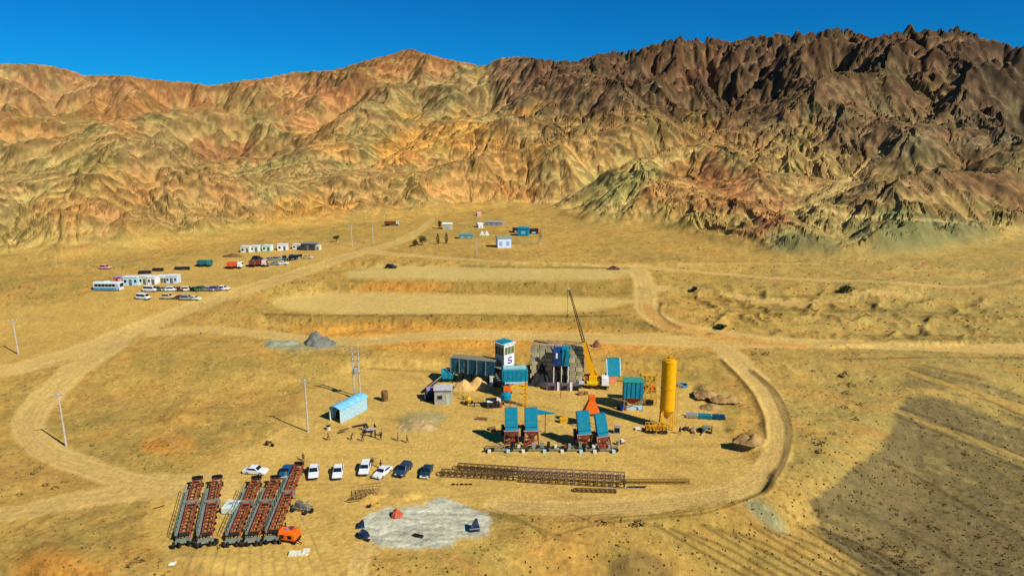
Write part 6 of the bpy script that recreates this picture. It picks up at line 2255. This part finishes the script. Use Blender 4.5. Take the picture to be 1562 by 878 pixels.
for u_, v_, m, k_, lb, rz in [(219, 456, WHITE, 'van', 'white van parked apart in the front left of the camp', 75),
                              (257, 455, TAN, 'suv', 'beige car in the short front row of the camp, left one', 88),
                              (275, 456, mat('brown_car_paint', (120, 74, 44), .4), 'sedan', 'brown car in the short front row of the camp', 85),
                              (286, 457, SILVER, 'suv', 'silver car in the short front row right of the brown one', 92),
                              (297, 457, CREAM, 'sedan', 'cream car at the right end of the short front row', 80)]:
    car(k_, m, u_, v_, rz, lb, 'vehicles in the short front row of the camp')


def truck(u_, v_, rz, mc, mb_, label, L=5.5):
    p_ = gp(u_, v_)
    t_ = thing('truck', label, 'truck', p_, R(rz))
    MB().prism([(-.95, .5), (.95, .5), (.95, 2.1), (-.95, 2.1)], L / 2 - 1.4, L / 2).build('cab', mc, t_, bevel=.08)
    MB().box(L / 2 + .02, 0, 1.3, .06, 1.5, .6).build('windscreen', GLASS, t_)
    MB().prism([(-.95, .8), (.95, .8), (1.05, 2.0), (-1.05, 2.0)], -L / 2, L / 2 - 1.6).build('load_body', mb_, t_)
    MB().box(0, 0, .5, L, .8, .25).build('chassis', DARK, t_)
    for x in (-L / 2 + .7, -L / 2 + 1.6, L / 2 - .8):
        for y in (-.9, .9):
            MB().tube((x, y - .12, .42), (x, y + .12, .42), .42, n=12).build('wheel', TYRE, t_)
    return t_


truck(359, 409, 4, WHITE, mat('orange_red_paint', (224, 84, 30), .5), 'orange-red tipper truck with pale cab on the left camp road', 4.6)
truck(394, 406, 4, mat('pinkish_white', (220, 190, 190), .5), RUST2, 'long pinkish truck with dark red load behind the tipper truck', 5.4)
truck(598, 344, -2, mat('pale_cab', (200, 190, 170), .5), mat('brown_trailer', (120, 70, 34), .7), 'brown loaded truck up the valley road beyond the camp', 6.6)
truck(313, 406, 0, mat('teal_cab', (30, 120, 130), .5), mat('teal_box', (20, 104, 116), .5), 'teal truck standing left of the orange-red tipper', 4.4)
G2 = 'vehicles in front of the far white cabins'
for u_, v_, m, k_, rz, lb in [(393, 396, BLACKC, 'suv', 84, 'black car in front of the mint cabins'),
                              (412, 397, mat('lilac_grey_car', (150, 140, 150), .4), 'sedan', 86, 'lilac grey car left of the gap before the far cabins'),
                              (424, 397, SILVER, 'suv', 95, 'silver car before the bright white far cabin'),
                              (434, 396, DGREEN, 'suv', 20, 'dark green car nose-on between the silver and black cars'),
                              (444, 396, BLACKC, 'van', 10, 'black van, left one of the two nearest the garage'),
                              (451, 395, BLACKC, 'suv', 12, 'black car just right of the black van'),
                              (458, 393, BLACKC, 'sedan', 20, 'small black car at the right end of the far cabin row'),
                              (405, 405, mat('olive_car', (70, 80, 60), .4), 'suv', 40, 'olive car parked askew in the nearer far row'),
                              (420, 404, SILVER, 'sedan', 86, 'silver saloon in the nearer far row'),
                              (432, 403, WHITE, 'sedan', 88, 'white saloon at the right of the nearer far row'),
                              (469, 394, TAN, 'sedan', 86, 'beige car in front of the black garage'),
                              (597, 409, BLACKC, 'suv', 80, 'dark car alone on the near side of the upper terrace'),
                              (937, 411, mat('brown_car_paint', (120, 74, 44), .4), 'sedan', 86, 'small brown car alone at the right end of the upper terrace'),
                              (161, 410, PINK, 'suv', 80, 'pink car behind the bus near the hill track')]:
    car(k_, m, u_, v_, rz, lb, G2 if u_ < 500 and u_ > 300 else None)
for u_, v_, w_, lb in [(221, 417, 3.6, 'black covered stack behind the near cabins, left one'), (241, 413, 3.2, 'black covered stack behind the near cabins, middle one'),
                       (278, 411, 4.6, 'long black covered stack on the hill track right of the near cabins')]:
    t = thing('covered_stack', lb, 'covered stack', gp(u_, v_), R(3), 'black covered stacks behind the camp')
    MB().prism([(-.6, 0), (.6, 0), (.5, .7), (0, 1.0), (-.5, .6)], -w_ / 2, w_ / 2).build('tarp', DARK, t)
    MB().box(w_ * .2, -.65, 0, .4, .2, .3).build('weight', BROWN, t)
heap('earth_heap', 'dark brown earth bank left of the far white cabins', 'earth heap', 355, 391, 7, 4, 1.2, mat('dark_brown_earth', (112, 80, 44), .95, 0, .3, 1, .2), 0, 31)

# ------------------------------------------------------------------ far compound
def house(u0, u1, vb, vt, dep, mw, mr_, label, name='building', cat='building', win=2, shed=False):
    a_, b2 = gp(u0, vb, sink=.2), gp(u1, vb, sink=.2)
    L_ = (b2 - a_).length
    t_ = thing(name, label, cat, (a_ + b2) / 2, math.atan2(b2.y - a_.y, b2.x - a_.x))
    h = max(1.6, top_z((a_ + b2) / 2, vt) * .8)
    MB().box(0, dep / 2, 0, L_ - .1, dep, h).build('wall', mw, t_)
    MB().prism([(-.2, h), (dep + .2, h), (dep + .2, h + .35), (dep / 2, h + .7), (-.2, h + .12)], -L_ / 2 - .15, L_ / 2 + .15).build('roof', mr_, t_)
    for k in range(win):
        x = -L_ / 2 + L_ * (k + .5) / win
        w_ = MB().box(x, -.03, h * .35, L_ / win * .4, .1, h * .35).build('window', mat('pale_blue_glass', (130, 180, 215), .3), t_)
        MB().box(x, -.08, h * .3, L_ / win * .46, .08, .08).build('sill', GALV, w_)
    return t_


house(759, 780, 378, 360, 4.5, mat('sky_white', (206, 220, 236), .5), mat('greenish_roof', (130, 150, 130), .6), 'large pale blue and white building in the far compound', win=2)
house(790, 806, 360, 346, 4, CYAN, CYAN, 'turquoise building on the right side of the far compound', win=1)
house(807, 821, 357, 350, 3, DARK, DARK, 'low black shed joined right of the turquoise building', 'shed', 'shed', 1)
house(783, 790, 355, 349, 3, DARK, DARK, 'low black shed left of the turquoise building', 'shed', 'shed', 1)
house(700, 721, 364, 357, 3, mat('faded_teal', (96, 140, 130), .7), mat('faded_teal', (96, 140, 130), .7), 'low faded teal shed in the middle of the far compound', 'shed', 'shed', 2)
house(730, 737, 348, 341, 3, WHITE, WHITE, 'small white hut behind the white tents', 'hut', 'hut', 1)
house(675, 689, 350, 340, 3, mat('pale_olive', (184, 184, 140), .7), CREAM, 'pale cream hut at the left of the far compound', 'hut', 'hut', 1)
house(740, 766, 344, 338, 3, mat('grey_lilac', (150, 140, 134), .7), mat('grey_lilac_roof', (150, 150, 140), .7), 'long low grey shed behind the small white hut', 'shed', 'shed', 3)
house(728, 734, 330, 325, 2, PINK, PINK, 'tiny pink hut high behind the far compound', 'hut', 'hut', 1)
for u_, lb in ((735, 'left of the two white tents in the far compound'), (742, 'right of the two white tents in the far compound')):
    t = thing('white_tent', lb, 'tent', gp(u_, 359), 0, 'white tents')
    MB().add([(-1.1, 0, 0), (1.1, 0, 0), (1.1, 2, 0), (-1.1, 2, 0), (0, .1, 1.9), (0, 1.9, 1.9)], [(0, 1, 4), (1, 2, 5, 4), (2, 3, 5), (3, 0, 4, 5), (3, 2, 1, 0)]).build('canvas', WHITE, t)
    MB().box(0, -.0, 0, .5, .08, .9).build('flap', CREAM, t)
# compound fence
fp = [(785, 370), (800, 373), (822, 372), (828, 362), (826, 354)]
t = thing('wire_fence', 'thin pale post fence around the right side of the far compound', 'fence', gp(785, 370), 0)
base_ = t.location.copy()
pr = None
for i_, (u_, v_) in enumerate(crv([(a, b) for a, b in fp], 4)):
    q_ = gp(u_, v_) - base_
    MB().bar(q_, q_ + Vector((0, 0, 1.6)), .16).build('post', mat('pale_post', (170, 160, 120)), t)
    if pr is not None:
        for z_ in (.5, 1.0, 1.5):
            MB().bar(pr + Vector((0, 0, z_)), q_ + Vector((0, 0, z_)), .07).build('rail', mat('pale_post', (170, 160, 120)), t)
    pr = q_


# ------------------------------------------------------------------ trees and scrub
def leaf_cloud(mb, cx, cy, cz, rx, ry, rz_, n, s, rs):
    for _ in range(n):
        d = rs.normal(size=3); d /= np.linalg.norm(d)
        k = rs.uniform(.45, 1.0) ** .6
        c = Vector((cx + d[0] * rx * k, cy + d[1] * ry * k, cz + d[2] * rz_ * k))
        a_ = Vector(rs.normal(size=3)).normalized() * s * rs.uniform(.6, 1.3)
        b2 = a_.cross(Vector(rs.normal(size=3))).normalized() * s * rs.uniform(.4, .9)
        o_ = len(mb.v)
        mb.v += [tuple(c + a_), tuple(c + b2), tuple(c - a_), tuple(c - b2)]
        mb.f.append((o_, o_ + 1, o_ + 2, o_ + 3))


def tree(u_, v_, h, r, kind, label, name='tree', seed=1, group=None):
    rs_ = np.random.RandomState(seed)
    t_ = thing(name, label, 'tree', gp(u_, v_), 0, group)
    tr = MB().tube((0, 0, 0), (.05, 0, h * .5), r * .09, r * .05, n=7)
    for k in range(5):
        a_ = k * 1.3
        z_ = h * (.2 + .1 * k)
        tr.tube((0, 0, z_), (r * .6 * math.cos(a_), r * .6 * math.sin(a_), z_ + h * .2), r * .04, r * .02, n=5)
    tr.build('trunk', BARK, t_)
    cr_ = MB()
    if kind == 'cypress':
        for k in range(7):
            q_ = k / 6
            rr_ = r * math.sin(math.pi * (.18 + .78 * q_)) ** .8
            leaf_cloud(cr_, 0, 0, h * (.12 + .84 * q_), rr_, rr_, h * .1, 60, .16, rs_)
    else:
        for k in range(9):
            a_ = rs_.uniform(0, 6.3); q_ = rs_.uniform(0, .75)
            leaf_cloud(cr_, r * q_ * math.cos(a_), r * q_ * math.sin(a_), h * rs_.uniform(.35, .85), r * .42, r * .42, h * .2, 70, .2, rs_)
    cr_.build('crown', LEAF if kind != 'olive' else mat('olive_green_leaf', (96, 104, 44), .9, 0, .3, 6, 0), t_)


tree(668, 372, 3.9, .8, 'cypress', 'left of the two small dark cypresses in front of the compound', 'cypress_tree', 1, 'cypresses of the compound')
tree(681, 371, 4.0, .85, 'cypress', 'right of the two small dark cypresses in front of the compound', 'cypress_tree', 2, 'cypresses of the compound')
tree(671, 349, 3.6, .9, 'bush', 'dark tree behind the pale cream hut of the compound', 'tree', 3)
tree(644, 374, 3.6, 1.7, 'olive', 'yellow-green bushy tree at the left corner of the compound', 'tree', 4)
tree(634, 375, 2.6, 1.6, 'bush', 'dark low tree left of the yellow-green bushy one', 'tree', 5)
tree(513, 369, 2.6, 1.3, 'bush', 'dark bush by the poles right of the black garage', 'bush', 6)
tree(1292, 447, 2.2, 2.6, 'bush', 'large dark bush on the plain right of the terraces', 'bush', 7)
tree(1058, 445, 1.6, .9, 'bush', 'small dark bush right of the junction above the curved track', 'bush', 8)
tree(1100, 502, 1.4, 1.3, 'bush', 'low dark bush beside the orange track', 'bush', 9)

# scrub tufts: some single, the rest as one mass
rs = np.random.RandomState(21)
shrub_meshes = []
for k in range(4):
    mb = MB()
    leaf_cloud(mb, 0, 0, .22, .42, .42, .25, 16, .17, rs)
    me = bpy.data.meshes.new('desert_shrub'); me.from_pydata(mb.v, [], mb.f); me.materials.append(SCRUB); shrub_meshes.append(me)
spots = []
# rows of shrubs along the little washes of the dark gravel, then loose ones
for (a_, b2, n_) in [((1235, 775), (1420, 872), 40), ((1345, 700), (1480, 790), 26), ((1440, 775), (1560, 850), 26), ((1380, 640), (1562, 740), 24),
                     ((1250, 800), (1400, 872), 20), ((1300, 745), (1520, 860), 30)]:
    for _ in range(n_):
        q_ = rs.rand()
        spots.append((a_[0] + (b2[0] - a_[0]) * q_ + rs.normal() * 7, a_[1] + (b2[1] - a_[1]) * q_ + rs.normal() * 4, rs.uniform(.35, .95)))
for (u_, v_, s_) in [(1285, 572, 2.6), (1300, 588, 2.0), (1290, 600, 1.6), (1288, 622, 1.7), (1312, 618, 1.2), (1305, 640, 1.3), (1270, 662, 1.4), (1250, 678, 2.0), (1252, 690, 1.5),
                     (1305, 720, 1.2), (1336, 575, 1.0), (1330, 582, 1.0), (1240, 566, 1.0), (1150, 540, 1.4), (1170, 540, 1.6), (60, 715, 1.4), (52, 722, 1.2), (100, 735, 1.3),
                     (85, 745, 1.4), (70, 740, 1.1), (30, 755, 1.1), (212, 856, 1.5), (200, 862, 1.2), (140, 680, 1.0), (975, 800, 1.7), (965, 802, 1.2), (918, 799, 1.6)]:
    spots.append((u_, v_, s_))
for u_, v_, s_ in spots:
    o = link('desert_shrub', shrub_meshes[rs.randint(4)])
    o.location = gp(u_, v_, sink=.05)
    o.rotation_euler = (0, 0, rs.uniform(0, 6.3))
    o.scale = (s_, s_, s_ * .8)
    tag(o, 'one of the small dry dark shrubs dotted over the gravel slopes', 'shrub', 'dry shrubs dotted over the open ground')
mb = MB()
cnt = 0
while cnt < 3000:
    u_, v_ = rs.uniform(-60, 1620), rs.uniform(395, 905)
    j_, i_ = int(v_ - V0), int(u_ - U0)
    if smooth[j_, i_] > .3 or M['pad_low'][j_, i_] > .1:
        continue
    dens = .25 + .75 * (fbm(np.array([u_ / 40.]), np.array([v_ / 22.]), 2, 77)[0] > .05)
    if M['dark_gravel'][j_, i_] > .5:
        dens = 1
    if rs.rand() > dens:
        continue
    q_ = gp(u_, v_, sink=0)
    s_ = rs.uniform(.08, .2) * (1 + (q_.y > 160) * .5)
    for _ in range(3):
        a_ = rs.uniform(0, 6.3)
        c, s2 = math.cos(a_) * s_, math.sin(a_) * s_
        o_ = len(mb.v)
        mb.v += [(q_.x - c, q_.y - s2, q_.z - .05), (q_.x + c, q_.y + s2, q_.z - .05), (q_.x + c * .6 + s2 * .3, q_.y + s2 * .6, q_.z + s_ * .9), (q_.x - c * .7, q_.y - s2 * .6 + c * .3, q_.z + s_ * .8)]
        mb.f.append((o_, o_ + 1, o_ + 2, o_ + 3))
    cnt += 1
o = mb.build('ground_scrub', SCRUB)
tag(o, 'fine dry scrub tufts scattered across the plain', 'scrub', None, 'stuff')
# stones and clods on slopes and verges
mb = MB()
cnt = 0
while cnt < 1900:
    u_, v_ = rs.uniform(-40, 1600), rs.uniform(480, 905)
    j_, i_ = int(v_ - V0), int(u_ - U0)
    if smooth[j_, i_] > .5 and rs.rand() > .06:
        continue
    if fbm(np.array([u_ / 26.]), np.array([v_ / 14.]), 2, 78)[0] < rs.uniform(-.1, .35):
        continue
    q_ = gp(u_, v_, sink=.03)
    s_ = rs.uniform(.05, .13) * (2.0 if rs.rand() < .04 else 1)
    vs = []
    for dx, dy, dz in ((1, 0, .2), (0, 1, .1), (-1, 0, .25), (0, -1, .15), (.1, .1, 1.0)):
        vs.append((q_.x + s_ * (dx + rs.uniform(-.3, .3)), q_.y + s_ * (dy + rs.uniform(-.3, .3)), q_.z + s_ * dz))
    mb.add(vs, [(0, 1, 4), (1, 2, 4), (2, 3, 4), (3, 0, 4)])
    cnt += 1
o = mb.build('loose_stones', mat('loose_stone', (128, 108, 76), .95, 0, .3, .3, .2))
tag(o, 'loose stones and clods scattered over the slopes', 'stones', None, 'stuff')
print('all', round(time.time() - T0, 1), len(bpy.data.objects))
